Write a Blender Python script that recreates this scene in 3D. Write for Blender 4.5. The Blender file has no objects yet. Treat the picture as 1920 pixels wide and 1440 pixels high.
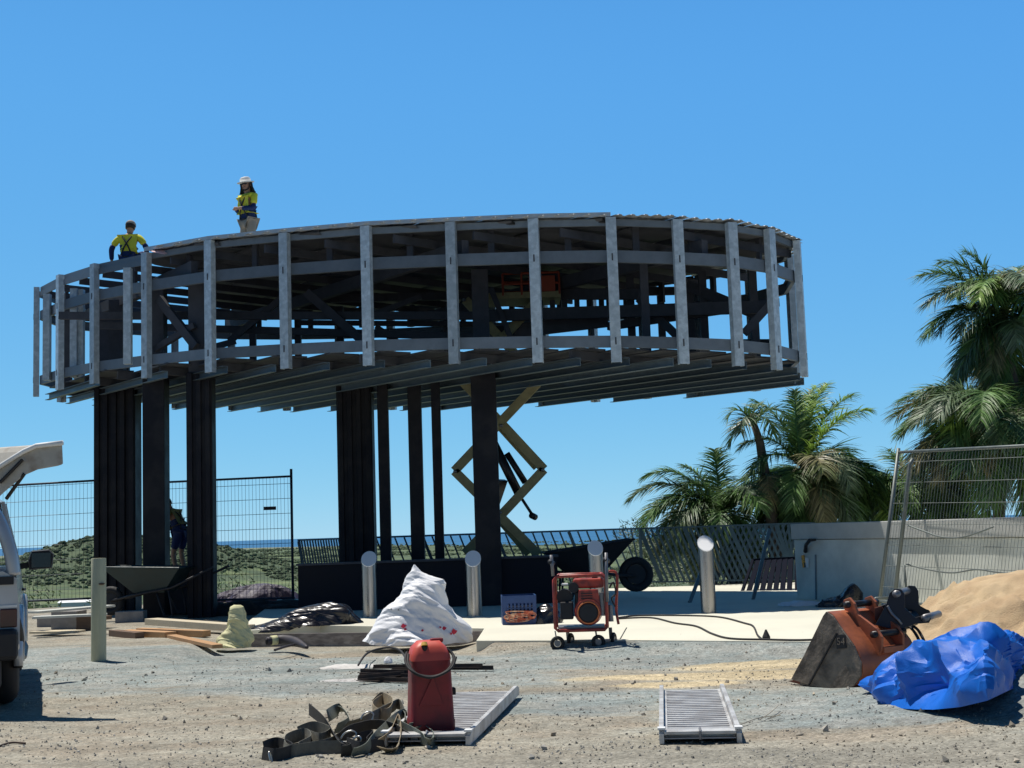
import bpy, math, random
from math import sin, cos, tan, pi, radians as R, sqrt, atan2
from mathutils import Vector as V, Matrix, Euler, noise as N

SC = bpy.context.scene
COL = SC.collection
random.seed(7)

# ------------------------------------------------------------------ camera
EYE = 1.4; FPX = 2500.0; PITCH = math.atan(275.5/2500); ROLL = R(1.91)
_f = V((0, cos(PITCH), sin(PITCH))); _u0 = V((0, -sin(PITCH), cos(PITCH))); _r0 = V((1, 0, 0))
_up = _u0*cos(ROLL) + _r0*sin(ROLL); _rt = _r0*cos(ROLL) - _u0*sin(ROLL)
cam_d = bpy.data.cameras.new('camera'); cam = bpy.data.objects.new('camera', cam_d); COL.objects.link(cam)
cam_d.sensor_width = 36; cam_d.lens = FPX/1920*36; cam_d.clip_start = .1; cam_d.clip_end = 90000
m3 = Matrix((_rt, _up, -_f)).transposed()
cam.matrix_world = Matrix.Translation((0, 0, EYE)) @ m3.to_4x4()
SC.camera = cam

# ------------------------------------------------------------------ light
SUN = V((-.27, .255, .92)).normalized()
SUN_E = math.asin(SUN.z); SUN_AZ = atan2(SUN.x, SUN.y)
W = bpy.data.worlds.new("World"); SC.world = W; W.use_nodes = True
wn = W.node_tree.nodes; wl = W.node_tree.links
sky = wn.new('ShaderNodeTexSky'); sky.sky_type = 'NISHITA'; sky.sun_disc = False
sky.sun_elevation = SUN_E; sky.sun_rotation = SUN_AZ
sky.altitude = 2000; sky.air_density = .7; sky.dust_density = 0; sky.ozone_density = 4.0
# the camera's colour response to the clear sky: one curve per channel, and the deeper blue overhead, dimmed further for darker shade
SKY = .115
sepc = wn.new('ShaderNodeSeparateColor'); comb = wn.new('ShaderNodeCombineColor'); wl.new(sky.outputs[0], sepc.inputs[0])
wtc = wn.new('ShaderNodeTexCoord'); wsx = wn.new('ShaderNodeSeparateXYZ'); wl.new(wtc.outputs['Generated'], wsx.inputs[0])
wmr = wn.new('ShaderNodeMapRange'); wmr.interpolation_type = 'SMOOTHSTEP'
for k_, v_ in (('From Min', .3), ('From Max', .9), ('To Min', 1.0), ('To Max', .22)): wmr.inputs[k_].default_value = v_
wl.new(wsx.outputs[2], wmr.inputs['Value'])
wm2 = wn.new('ShaderNodeMapRange'); wm2.interpolation_type = 'SMOOTHSTEP'      # sky dimmed behind the viewpoint, added to deepen the shade
for k_, v_ in (('From Min', -.4), ('From Max', .85), ('To Min', .42), ('To Max', 1.0)): wm2.inputs[k_].default_value = v_
wl.new(wsx.outputs[1], wm2.inputs['Value'])
wmm = wn.new('ShaderNodeMath'); wmm.operation = 'MULTIPLY'; wl.new(wmr.outputs[0], wmm.inputs[0]); wl.new(wm2.outputs[0], wmm.inputs[1])
for i_, (gm, gain) in enumerate(((.69, .47), (.39, .706), (.07, .88))):
    a_ = wn.new('ShaderNodeMath'); a_.operation = 'MULTIPLY'; a_.inputs[1].default_value = SKY; wl.new(sepc.outputs[i_], a_.inputs[0])
    b_ = wn.new('ShaderNodeMath'); b_.operation = 'POWER'; b_.inputs[1].default_value = gm; wl.new(a_.outputs[0], b_.inputs[0])
    c_ = wn.new('ShaderNodeMath'); c_.operation = 'MULTIPLY'; c_.inputs[1].default_value = gain/SKY; wl.new(b_.outputs[0], c_.inputs[0])
    d_ = wn.new('ShaderNodeMath'); d_.operation = 'MULTIPLY'; wl.new(c_.outputs[0], d_.inputs[0]); wl.new(wmm.outputs[0], d_.inputs[1])
    wl.new(d_.outputs[0], comb.inputs[i_])
wl.new(comb.outputs[0], wn['Background'].inputs[0])
wn['Background'].inputs[1].default_value = SKY
sd = bpy.data.lights.new('sun', 'SUN'); sd.energy = 5.0; sd.angle = R(.53); sd.color = (1, .95, .87)
sun = bpy.data.objects.new('sun', sd); COL.objects.link(sun)
sun.rotation_euler = SUN.to_track_quat('Z', 'Y').to_euler()
SC.view_settings.view_transform = 'Standard'; SC.view_settings.look = 'None'
SC.view_settings.exposure = 0; SC.view_settings.gamma = 1
SC.render.engine = 'CYCLES'

# ------------------------------------------------------------------ picture measurements -> places in the world
def _dir(px, py): return _f + _rt*((px-960)/FPX) + _up*((720-py)/FPX)
def P(px, py, D):
    d = _dir(px, py); return V((0, 0, EYE)) + d*(D/d.y)
def G(px, py, z=0.0):
    d = _dir(px, py); return V((0, 0, EYE)) + d*((z-EYE)/d.z)

# ------------------------------------------------------------------ materials
def mat(name, col, rough=.7, metal=0.0, amt=.25, scale=6.0, bump=0.0, bscale=40.0, col2=None, c2scale=2.0, c2lo=.45, c2hi=.6,
        rand=0.0, spec=.5, trans=0.0, coat=0.0, stretch=None, bdist=.02):
    m = bpy.data.materials.new(name); m.use_nodes = True
    nt = m.node_tree; nn = nt.nodes; L = nt.links; b = nn['Principled BSDF']
    b.inputs['Roughness'].default_value = rough; b.inputs['Metallic'].default_value = metal
    b.inputs['Specular IOR Level'].default_value = spec
    if coat: b.inputs['Coat Weight'].default_value = coat
    if trans:
        b.inputs['Transmission Weight'].default_value = trans
    tc = nn.new('ShaderNodeTexCoord'); mp = nn.new('ShaderNodeMapping'); L.new(tc.outputs['Object'], mp.inputs[0])
    if stretch: mp.inputs['Scale'].default_value = stretch
    n1 = nn.new('ShaderNodeTexNoise'); n1.inputs['Scale'].default_value = scale; n1.inputs['Detail'].default_value = 6
    n1.inputs['Roughness'].default_value = .65
    L.new(mp.outputs[0], n1.inputs['Vector'])
    mr = nn.new('ShaderNodeMapRange'); mr.inputs['From Min'].default_value = .3; mr.inputs['From Max'].default_value = .7
    mr.inputs['To Min'].default_value = 1-amt; mr.inputs['To Max'].default_value = 1+amt
    L.new(n1.outputs['Fac'], mr.inputs['Value'])
    base = None
    c = tuple(col)+(1,)
    if col2:
        n2 = nn.new('ShaderNodeTexNoise'); n2.inputs['Scale'].default_value = c2scale; n2.inputs['Detail'].default_value = 5
        L.new(mp.outputs[0], n2.inputs['Vector'])
        r2 = nn.new('ShaderNodeMapRange'); r2.inputs['From Min'].default_value = c2lo; r2.inputs['From Max'].default_value = c2hi
        L.new(n2.outputs['Fac'], r2.inputs['Value'])
        mx = nn.new('ShaderNodeMix'); mx.data_type = 'RGBA'; mx.inputs[6].default_value = c; mx.inputs[7].default_value = tuple(col2)+(1,)
        L.new(r2.outputs[0], mx.inputs[0]); base = mx.outputs[2]
    ml = nn.new('ShaderNodeVectorMath'); ml.operation = 'SCALE'
    if base: L.new(base, ml.inputs[0])
    else: ml.inputs[0].default_value = col
    L.new(mr.outputs[0], ml.inputs['Scale']); out = ml.outputs[0]
    if rand:
        oi = nn.new('ShaderNodeObjectInfo'); m2 = nn.new('ShaderNodeMapRange')
        m2.inputs['To Min'].default_value = 1-rand; m2.inputs['To Max'].default_value = 1+rand
        L.new(oi.outputs['Random'], m2.inputs['Value'])
        v2 = nn.new('ShaderNodeVectorMath'); v2.operation = 'SCALE'; L.new(out, v2.inputs[0]); L.new(m2.outputs[0], v2.inputs['Scale']); out = v2.outputs[0]
    L.new(out, b.inputs['Base Color'])
    rr = nn.new('ShaderNodeMapRange'); rr.inputs['From Min'].default_value = .3; rr.inputs['From Max'].default_value = .7
    rr.inputs['To Min'].default_value = max(0, rough-.1); rr.inputs['To Max'].default_value = min(1, rough+.1)
    L.new(n1.outputs['Fac'], rr.inputs['Value']); L.new(rr.outputs[0], b.inputs['Roughness'])
    if bump:
        n3 = nn.new('ShaderNodeTexNoise'); n3.inputs['Scale'].default_value = bscale; n3.inputs['Detail'].default_value = 5
        L.new(mp.outputs[0], n3.inputs['Vector'])
        bp = nn.new('ShaderNodeBump'); bp.inputs['Strength'].default_value = bump; bp.inputs['Distance'].default_value = bdist
        L.new(n3.outputs['Fac'], bp.inputs['Height']); L.new(bp.outputs[0], b.inputs['Normal'])
    return m

# ------------------------------------------------------------------ mesh collector
class MB:
    def __init__(s): s.v = []; s.f = []
    def add(s, vs, fs):
        o = len(s.v); s.v += [V(p) for p in vs]; s.f += [tuple(i+o for i in f) for f in fs]; return s
    def box(s, c, size, rot=None):
        c = V(c); hx, hy, hz = size[0]/2, size[1]/2, size[2]/2
        vs = [V((x, y, z)) for x in (-hx, hx) for y in (-hy, hy) for z in (-hz, hz)]
        if rot is not None:
            M = rot if isinstance(rot, Matrix) else Matrix.Rotation(rot, 3, 'Z'); vs = [M @ p for p in vs]
        return s.add([c+p for p in vs], [(0, 1, 3, 2), (4, 6, 7, 5), (0, 4, 5, 1), (2, 3, 7, 6), (0, 2, 6, 4), (1, 5, 7, 3)])
    def bar(s, a, b, w, h, up=(0, 0, 1), prof=None):
        a = V(a); b = V(b); d = (b-a).normalized(); up = V(up)
        sd_ = d.cross(up)
        if sd_.length < 1e-4: sd_ = d.cross(V((0, 1, 0)))
        sd_.normalize(); u2 = sd_.cross(d).normalized()
        if prof is None: prof = [(-w/2, -h/2), (w/2, -h/2), (w/2, h/2), (-w/2, h/2)]
        n = len(prof)
        vs = [a+sd_*x+u2*y for x, y in prof]+[b+sd_*x+u2*y for x, y in prof]
        fs = [(i, (i+1) % n, (i+1) % n+n, i+n) for i in range(n)]+[tuple(range(n-1, -1, -1)), tuple(range(n, 2*n))]
        return s.add(vs, fs)
    def tube(s, pts, r, n=8, caps=True, close=False):
        pts = [V(p) for p in pts]; k = len(pts); rs = r if isinstance(r, (list, tuple)) else [r]*k
        prev = None; rings = []
        for i, p in enumerate(pts):
            if close: t = pts[(i+1) % k]-pts[i-1]
            else: t = pts[min(i+1, k-1)]-pts[max(i-1, 0)]
            if t.length < 1e-9: t = V((0, 0, 1))
            t.normalize()
            if prev is None:
                a = V((0, 0, 1)) if abs(t.z) < .9 else V((1, 0, 0)); x = t.cross(a).normalized()
            else:
                x = prev-t*prev.dot(t); x = x.normalized() if x.length > 1e-6 else t.orthogonal().normalized()
            prev = x; y = t.cross(x)
            rings.append([p+(x*cos(2*pi*j/n)+y*sin(2*pi*j/n))*rs[i] for j in range(n)])
        return s.loft(rings, caps and not close, close)
    def loft(s, rings, caps=True, close=False):
        n = len(rings[0]); k = len(rings); vs = [p for r_ in rings for p in r_]; fs = []
        for i in range(k if close else k-1):
            for j in range(n):
                i2 = (i+1) % k; fs.append((i*n+j, i*n+(j+1) % n, i2*n+(j+1) % n, i2*n+j))
        if caps: fs += [tuple(range(n-1, -1, -1)), tuple((k-1)*n+j for j in range(n))]
        return s.add(vs, fs)
    def cyl(s, a, b, r, r2=None, n=20): return s.tube([a, b], [r, r if r2 is None else r2], n)
    def prism(s, poly, z0, z1):
        n = len(poly); vs = [V((p[0], p[1], z0 if not callable(z0) else z0(p))) for p in poly]+[V((p[0], p[1], z1 if not callable(z1) else z1(p))) for p in poly]
        return s.add(vs, [tuple(range(n-1, -1, -1)), tuple(range(n, 2*n))]+[(i, (i+1) % n, (i+1) % n+n, i+n) for i in range(n)])
    def ext(s, poly3, d):
        n = len(poly3); d = V(d); vs = [V(p) for p in poly3]+[V(p)+d for p in poly3]
        return s.add(vs, [tuple(range(n-1, -1, -1)), tuple(range(n, 2*n))]+[(i, (i+1) % n, (i+1) % n+n, i+n) for i in range(n)])
    def xf(s, M):
        s.v = [M @ p for p in s.v]; return s
    def build(s, name, m, parent=None, smooth=False, bevel=0, world=False, label=None, sub=0, autosm=None):
        me = bpy.data.meshes.new(name)
        vs = s.v
        if world and parent is not None:
            inv = WM(parent).inverted(); vs = [inv @ p for p in vs]
        me.from_pydata([tuple(p) for p in vs], [], s.f); me.validate(); me.update()
        if m: me.materials.append(m)
        import bmesh
        bm = bmesh.new(); bm.from_mesh(me); bmesh.ops.recalc_face_normals(bm, faces=bm.faces); bm.to_mesh(me); bm.free()
        if smooth or autosm:
            for p in me.polygons: p.use_smooth = True
        if autosm and not smooth:
            me.set_sharp_from_angle(angle=R(autosm))
        o = bpy.data.objects.new(name, me); COL.objects.link(o)
        if parent is not None: o.parent = parent
        if bevel:
            bv = o.modifiers.new('bevel', 'BEVEL'); bv.width = bevel; bv.segments = 2; bv.limit_method = 'ANGLE'; bv.angle_limit = R(35)
        if sub:
            sb = o.modifiers.new('sub', 'SUBSURF'); sb.levels = sub; sb.render_levels = sub
        if label: o['label'] = label
        return o

def WM(o):
    M = o.matrix_basis if hasattr(o, 'matrix_basis') else Matrix()
    M = Matrix.LocRotScale(o.location, o.rotation_euler, o.scale)
    return (WM(o.parent) @ M) if o.parent else M
def tag(o, label=None, cat=None, group=None, kind=None):
    if label: o['label'] = label
    if cat: o['category'] = cat
    if group: o['group'] = group
    if kind: o['kind'] = kind
    return o
def thing(name, label, cat, loc=(0, 0, 0), rz=0, group=None, rot=None):
    o = bpy.data.objects.new(name, None); COL.objects.link(o); o.empty_display_size = .2
    o.location = V(loc); o.rotation_euler = rot if rot else (0, 0, rz)
    return tag(o, label, cat, group)
def kids(o): return [c for c in bpy.data.objects if c.parent == o]
def copy_tree(o, parent=None):
    c = o.copy(); COL.objects.link(c); c.parent = parent
    for ch in kids(o): copy_tree(ch, c)
    return c
def catmull(pts, k=8, close=False):
    pts = [V(p) for p in pts]; n = len(pts); out = []
    for i in range(n if close else n-1):
        if close: a, b, c, d = pts[i-1], pts[i], pts[(i+1) % n], pts[(i+2) % n]
        else: a, b, c, d = pts[max(i-1, 0)], pts[i], pts[i+1], pts[min(i+2, n-1)]
        for j in range(k):
            t = j/k
            out.append(.5*((2*b)+(c-a)*t+(2*a-5*b+4*c-d)*t*t+(3*b-a-3*c+d)*t**3))
    if not close: out.append(pts[-1])
    return out
def rnd(a, b): return random.uniform(a, b)
def lerp(a, b, t): return a+(b-a)*t

# common materials
M = {}
M['galv'] = mat('galvanised_steel', (.42, .49, .53), .55, .2, .14, 14, .1, 60, rand=.18, col2=(.53, .60, .64), c2scale=9)
M['rail'] = mat('grey_primed_steel', (.16, .19, .22), .6, .15, .15, 5, rand=.2)
M['dark'] = mat('dark_blue_grey_steel', (.075, .078, .09), .7, .0, .2, 4, spec=.15)
M['column'] = mat('black_column_paint', (.011, .011, .016), .6, .0, .3, 3, .1, 30, spec=.25, col2=(.022, .021, .024), c2scale=2.5)
M['sheet'] = mat('roof_sheet', (.50, .52, .53), .45, .3, .1, 5, rand=.05)
M['batten'] = mat('zinc_batten', (.13, .17, .195), .5, .3, .15, 7, rand=.35)
M['foil'] = mat('dull_foil', (.068, .072, .082), .6, .0, .35, 2.5, .3, 3)
M['concrete'] = mat('pale_concrete', (.70, .68, .56), .9, 0, .06, 1.2, .15, 60, col2=(.62, .60, .50), c2scale=.6)
M['concrete_wall'] = mat('grey_concrete', (.56, .57, .52), .9, 0, .12, 2.2, .2, 30, col2=(.68, .69, .63), c2scale=1.3, c2lo=.4, c2hi=.7)
M['black_rubber'] = mat('black_rubber', (.018, .018, .02), .75, 0, .3, 20)
M['chrome'] = mat('brushed_stainless', (.42, .41, .40), .3, 1, .12, 10, stretch=(1, 1, .1))
M['white'] = mat('white_paint', (.75, .76, .75), .5, 0, .1, 6)
# ------------------------------------------------------------------ ground, far country, sea
EDGE_Y = 30.5
SEA_Z = -42.0
def smooth(a, b, x):
    t = min(1, max(0, (x-a)/(b-a))); return t*t*(3-2*t)
MOUND = G(1990, 1330)
def land(x, y):
    z = 0.0
    if y < 60:
        z += .02*N.noise(V((x*.9, y*.9, 0)))+.035*N.noise(V((x*.3, y*.3, 3)))
        if y < 17: z += .008*N.noise(V((x*4, y*4, 9)))
        # heap of grey aggregate at the right, the low strip along the paved edge
        d2 = ((x-MOUND.x-.6)/1.3)**2+((y-MOUND.y-.3)/1.5)**2
        z += .42*math.exp(-d2)
        z -= .10*smooth(15.8, 16.6, y)*smooth(-.3, -.9, x)*smooth(-4.5, -3.9, x)
        ys = 16.0-.353*(x+.43) if x < 1.47 else (15.33-.542*(x-1.47) if x < 3.37 else 14.3-.58*(x-3.37))
        if x > -.5 and y < 29:
            z += .085*smooth(ys-.5, ys-.03, y)*smooth(-.5, -.3, x)
            if y > ys-.15: z = min(z, .088)
    if y > EDGE_Y:
        dd = y-EDGE_Y
        z -= 9*smooth(0, 32, dd) + 18*smooth(20, 260, dd) + 11*smooth(180, 900, dd)
        und = 2.2*N.noise(V((x*.006, y*.004, 1)))*smooth(100, 600, y)+5*N.noise(V((x*.0012, y*.0008, 5)))*smooth(900, 2500, y)
        z += und
        # wooded hill on the left, and its low shoulders
        hx, hy = -(960-262)/2500*1500, 1500
        z += .66*(59*math.exp(-(((x-hx)/100)**2+((y-hy)/330)**2))+26*math.exp(-(((x-hx+60)/60)**2+((y-hy)/300)**2))
              + 17*math.exp(-(((x-hx-95)/55)**2+((y-hy)/260)**2)))*(1+.1*N.noise(V((x*.02, y*.02, 2))))
        z -= 8*smooth(-500, 700, y+300*N.noise(V((x*.0008, 0, 0)))-lerp(6900, 3400, smooth(-.22, .04, x/y)))
    return z

def lerp(a, b, t): return a+(b-a)*t
def make_ground():
    nu, nd = 420, 560; D0, D1 = 2.5, 9000.0
    vs = []; fs = []
    ds = [D0*(D1/D0)**(i/nd) for i in range(nd+1)]
    for d in ds:
        for j in range(nu+1):
            u = -1.05+2.1*j/nu
            u = u*abs(u)**.25 if abs(u) > 0 else 0
            x = u*(d if d > 20 else max(d, 12 if d < 12 else d)); vs.append(V((x, d, land(x, d))))
    for i in range(nd):
        for j in range(nu):
            a = i*(nu+1)+j; fs.append((a, a+1, a+nu+2, a+nu+1))
    # strip under and behind the camera
    o = len(vs); vs += [V((-45, -40, 0)), V((45, -40, 0)), V((12.6+.35, D0, 0)), V((-12.6-.35, D0, 0))]
    fs.append((o, o+1, o+2, o+3))
    b = MB(); b.v = vs; b.f = fs
    return b

def ground_mat():
    m = bpy.data.materials.new('ground'); m.use_nodes = True; nt = m.node_tree; nn = nt.nodes; L = nt.links; b = nn['Principled BSDF']
    b.inputs['Roughness'].default_value = .95; b.inputs['Specular IOR Level'].default_value = .15
    geo = nn.new('ShaderNodeNewGeometry'); pos = geo.outputs['Position']
    def noi(scale, detail=6, rough=.6, dist=0, st=None):
        n = nn.new('ShaderNodeTexNoise'); n.inputs['Scale'].default_value = scale; n.inputs['Detail'].default_value = detail
        n.inputs['Roughness'].default_value = rough; n.inputs['Distortion'].default_value = dist
        if st:
            mp = nn.new('ShaderNodeMapping'); mp.inputs['Scale'].default_value = st; L.new(pos, mp.inputs[0]); L.new(mp.outputs[0], n.inputs['Vector'])
        else: L.new(pos, n.inputs['Vector'])
        return n.outputs['Fac']
    def mr(v, a, b_, c=0, d=1):
        n = nn.new('ShaderNodeMapRange'); n.interpolation_type = 'SMOOTHSTEP'
        n.inputs['From Min'].default_value = a; n.inputs['From Max'].default_value = b_; n.inputs['To Min'].default_value = c; n.inputs['To Max'].default_value = d
        L.new(v, n.inputs['Value']); return n.outputs[0]
    def mth(op, a, b_=None):
        n = nn.new('ShaderNodeMath'); n.operation = op
        for i, v in enumerate((a, b_)):
            if v is None: continue
            if isinstance(v, (int, float)): n.inputs[i].default_value = v
            else: L.new(v, n.inputs[i])
        return n.outputs[0]
    def mix(f, a, b_):
        n = nn.new('ShaderNodeMix'); n.data_type = 'RGBA'
        for s, v in ((0, f), (6, a), (7, b_)):
            if isinstance(v, tuple): n.inputs[s].default_value = v+(1,)
            elif isinstance(v, (int, float)): n.inputs[s].default_value = v
            else: L.new(v, n.inputs[s])
        return n.outputs[2]
    big = noi(.35, 5, .6); med = noi(2.2, 6, .6); streak = noi(1.0, 7, .7, .3, (.5, 1.3, 1))
    def patch(cx, cy, rx, ry, wob=.55, edge=(.75, 1.15)):
        vm = nn.new('ShaderNodeVectorMath'); vm.operation = 'SUBTRACT'; L.new(pos, vm.inputs[0]); vm.inputs[1].default_value = (cx, cy, 0)
        v2 = nn.new('ShaderNodeVectorMath'); v2.operation = 'MULTIPLY'; L.new(vm.outputs[0], v2.inputs[0]); v2.inputs[1].default_value = (1/rx, 1/ry, 0)
        v3 = nn.new('ShaderNodeVectorMath'); v3.operation = 'LENGTH'; L.new(v2.outputs[0], v3.inputs[0])
        w = mth('ADD', v3.outputs['Value'], mth('MULTIPLY', mth('SUBTRACT', streak, .5), wob*2.6))
        return mr(w, edge[0], edge[1], 1, 0)
    brown = (.315, .275, .215); tan_ = (.345, .325, .265); grey = (.31, .32, .295); blue = (.25, .285, .275); sand = (.56, .46, .29)
    c = mix(mr(streak, .38, .62), tan_, brown)
    c = mix(mr(med, .45, .62, 0, .75), c, (.30, .285, .235))
    # aggregate bands and patches lying on the dirt
    def mx(a, b_): return mth('MAXIMUM', a, b_)
    agg = patch(-4.5, 14.8, 4.8, 1.9)
    for args in ((2.0, 14.6, 6.5, 1.2), (3.4, 10.3, 2.6, 1.5), (5.2, 9.6, 2.5, 1.6), (0.7, 11.2, 1.6, .9), (-1.5, 13.2, 2.2, 1.0), (-6.5, 16.5, 4, 2.2)):
        agg = mx(agg, patch(*args))
    c = mix(mth('MULTIPLY', agg, .95), c, mix(mr(med, .4, .6), blue, grey))
    near = patch(0, 7.6, 9, .9, .3); c = mix(mth('MULTIPLY', near, .8), c, (.285, .27, .225))
    sp = mx(patch(1.95, 12.75, 1.5, .28, .4), patch(2.9, 13.5, 1.3, .5, .6)); sp = mx(sp, patch(2.9, 12.6, 1.5, .33, .35)); sp = mx(sp, patch(1.4, 12.2, .7, .22, .5))
    sp = mx(sp, patch(5.0, 13.0, 1.5, 1.0, .5))
    c = mix(mth('MULTIPLY', sp, .9), c, sand)
    wp = patch(-1.55, 13.3, .42, .14, .4); c = mix(wp, c, (.62, .60, .58))
    # pebbles: voronoi cells with their own shade
    def vor(scale):
        v = nn.new('ShaderNodeTexVoronoi'); v.inputs['Scale'].default_value = scale; L.new(pos, v.inputs['Vector']); return v
    v1 = vor(38); v2_ = vor(85)
    bw = nn.new('ShaderNodeSeparateColor'); L.new(v1.outputs['Color'], bw.inputs[0])
    bw2 = nn.new('ShaderNodeSeparateColor'); L.new(v2_.outputs['Color'], bw2.inputs[0])
    k = mth('MULTIPLY', mr(bw.outputs[0], 0, 1, .84, 1.16), mr(bw2.outputs[1], 0, 1, .84, 1.16))
    k = mth('MULTIPLY', k, mr(noi(9, 6, .7), .3, .7, .86, 1.14)); k = mth('MULTIPLY', k, mr(noi(.9, 3, .5, .3, (.4, 1.5, 1)), .36, .62, .86, 1.06)); k = mth('MULTIPLY', k, mr(noi(3.3, 7, .75), .35, .65, .88, 1.09))
    sc = nn.new('ShaderNodeVectorMath'); sc.operation = 'SCALE'; L.new(c, sc.inputs[0]); L.new(k, sc.inputs['Scale'])
    site = sc.outputs[0]
    # far country: grass, scrub, wood
    fn = noi(.012, 8, .62, .3); fn2 = noi(.06, 6, .6); fn3 = noi(.003, 6, .6, .2, (1, 3, 1))
    grass = mix(mr(fn2, .35, .65), (.12, .17, .075), (.19, .22, .11))
    wood = mix(mr(fn2, .35, .65), (.07, .10, .06), (.11, .14, .08))
    fc = mix(mr(fn, .44, .56), grass, wood)
    fc = mix(mr(fn3, .42, .58, 0, .8), fc, wood)
    sx = nn.new('ShaderNodeSeparateXYZ'); L.new(pos, sx.inputs[0])
    hill = mr(sx.outputs[2], -31, -24); far = mr(sx.outputs[1], 60, 600); fc = mix(mth('MULTIPLY', hill, far), fc, wood)
    strip = mth('MULTIPLY', mr(sx.outputs[1], 4600, 5200), mr(noi(.004, 4, .5, 0, (.2, 6, 1)), .5, .56)); fc = mix(mth('MULTIPLY', strip, .6), fc, (.40, .38, .33))
    fin = mix(mr(sx.outputs[1], EDGE_Y, EDGE_Y+3), site, fc)
    L.new(fin, b.inputs['Base Color'])
    bp = nn.new('ShaderNodeBump'); bp.inputs['Strength'].default_value = .5; bp.inputs['Distance'].default_value = .018
    hgt = mth('ADD', mth('MULTIPLY', v1.outputs['Distance'], -1.0), mth('MULTIPLY', noi(30, 6, .7), 1.2)); L.new(hgt, bp.inputs['Height'])
    L.new(bp.outputs[0], b.inputs['Normal'])
    return m
gd = make_ground().build('ground', ground_mat(), smooth=True); tag(gd, 'gravel and dirt ground of the site falling away to far green country', kind='structure')

sb = MB(); sb.add([V((-60000, 2500, SEA_Z)), V((60000, 2500, SEA_Z)), V((60000, 80000, SEA_Z)), V((-60000, 80000, SEA_Z))], [(0, 1, 2, 3)])
M['sea'] = mat('sea', (.012, .085, .19), .35, 0, .1, .002, .25, .02, spec=.3, bdist=2)
sea = sb.build('sea', M['sea']); tag(sea, 'deep blue sea out to the horizon', kind='structure')

# loose stones: nobody could count them
def stones(n, seed, region, smin, smax):
    random.seed(seed); b = MB()
    base = [V((1, 0, 0)), V((-1, 0, 0)), V((0, 1, 0)), V((0, -1, 0)), V((0, 0, 1)), V((0, 0, -1))]
    fcs = [(0, 2, 4), (2, 1, 4), (1, 3, 4), (3, 0, 4), (2, 0, 5), (1, 2, 5), (3, 1, 5), (0, 3, 5)]
    for _ in range(n):
        x, y = region()
        s = smin*(smax/smin)**(random.random()**2.2)
        Mx = Euler((rnd(0, 6), rnd(0, 6), rnd(0, 6))).to_matrix() 
        c = V((x, y, land(x, y)+s*.25))
        b.add([c+V((p.x*s*1.0, p.y*s, p.z*s*.6)) if False else c+(Mx @ V((p.x*s*rnd(.7, 1.3), p.y*s*rnd(.6, 1.1), p.z*s*rnd(.5, .9)))) for p in base], fcs)
    return b
def reg_near():
    while True:
        d = 7.2+(random.random()**1.5)*9.5; x = rnd(-.42, .42)*d
        if N.noise(V((x*1.1, d*2.0, 4)))*.5+.5+rnd(-.25, .25) > .42: return x, d
def stone_mat():
    m = mat('stone', (.27, .26, .235), .9, 0, .3, 3, col2=(.36, .30, .22), c2scale=.5)
    nt = m.node_tree; nn = nt.nodes; L = nt.links; b = nn['Principled BSDF']
    g = nn.new('ShaderNodeNewGeometry'); mr_ = nn.new('ShaderNodeMapRange'); mr_.inputs['To Min'].default_value = .65; mr_.inputs['To Max'].default_value = 1.6
    L.new(g.outputs['Random Per Island'], mr_.inputs['Value'])
    src = b.inputs['Base Color'].links[0].from_socket
    s = nn.new('ShaderNodeVectorMath'); s.operation = 'SCALE'; L.new(src, s.inputs[0]); L.new(mr_.outputs[0], s.inputs['Scale']); L.new(s.outputs[0], b.inputs['Base Color'])
    return m
M['stone'] = stone_mat()
st = stones(15000, 3, reg_near, .0035, .014).build('gravel', M['stone']); tag(st, 'loose gravel and small stones scattered over the dirt', 'gravel', kind='stuff')
random.seed(11)
st2 = stones(200, 5, lambda: (lambda d: (rnd(-.4, .4)*d, d))(rnd(7.6, 15)), .015, .035).build('gravel', M['stone']); tag(st2, 'larger broken stones lying on the gravel yard', 'stones', kind='stuff')

# far woods as one mass
def far_wood():
    random.seed(21); b = MB()
    for _ in range(30000):
        for _t in range(12):
            y = (75*(500/75)**random.random()) if _ < 1500 else 500*(5200/500)**random.random(); x = rnd(-.46, .46)*y
            w = N.noise(V((x*.007, y*.0035, 7)))*.5+.5
            hillp = land(x, y) > -30
            if (w > .535 and y > 110) or (hillp and y > 700) or (y < 110 and w > .42): break
        z = land(x, y)
        s = rnd(1.0, 2.2) if y < 200 else rnd(.8, 2.2)*(1+y/2800)
        n = 7
        rings = []
        for i, (h, r_) in enumerate(((-.3, .55), (.15, 1), (.6, .85), (.95, .4))):
            rings.append([V((x+cos(2*pi*j/n)*s*r_*rnd(.7, 1.25), y+sin(2*pi*j/n)*s*r_*rnd(.7, 1.25), z+s*h*rnd(.8, 1.2))) for j in range(n)])
        b.loft(rings)
    return b
def isl(m, lo, hi):
    nt = m.node_tree; nn = nt.nodes; L = nt.links; b = nn['Principled BSDF']
    g = nn.new('ShaderNodeNewGeometry'); mr_ = nn.new('ShaderNodeMapRange'); mr_.inputs['To Min'].default_value = lo; mr_.inputs['To Max'].default_value = hi
    L.new(g.outputs['Random Per Island'], mr_.inputs['Value'])
    src = b.inputs['Base Color'].links[0].from_socket
    s = nn.new('ShaderNodeVectorMath'); s.operation = 'SCALE'; L.new(src, s.inputs[0]); L.new(mr_.outputs[0], s.inputs['Scale']); L.new(s.outputs[0], b.inputs['Base Color'])
    return m
M['wood_far'] = isl(mat('far_foliage', (.085, .115, .068), .9, 0, .3, .3, .6, 1.5, spec=.15, bdist=.5), .5, 1.7)
fw = far_wood().build('woodland', M['wood_far']); tag(fw, 'dark green bushland covering the far hill and valley', 'woodland', kind='stuff')

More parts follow.
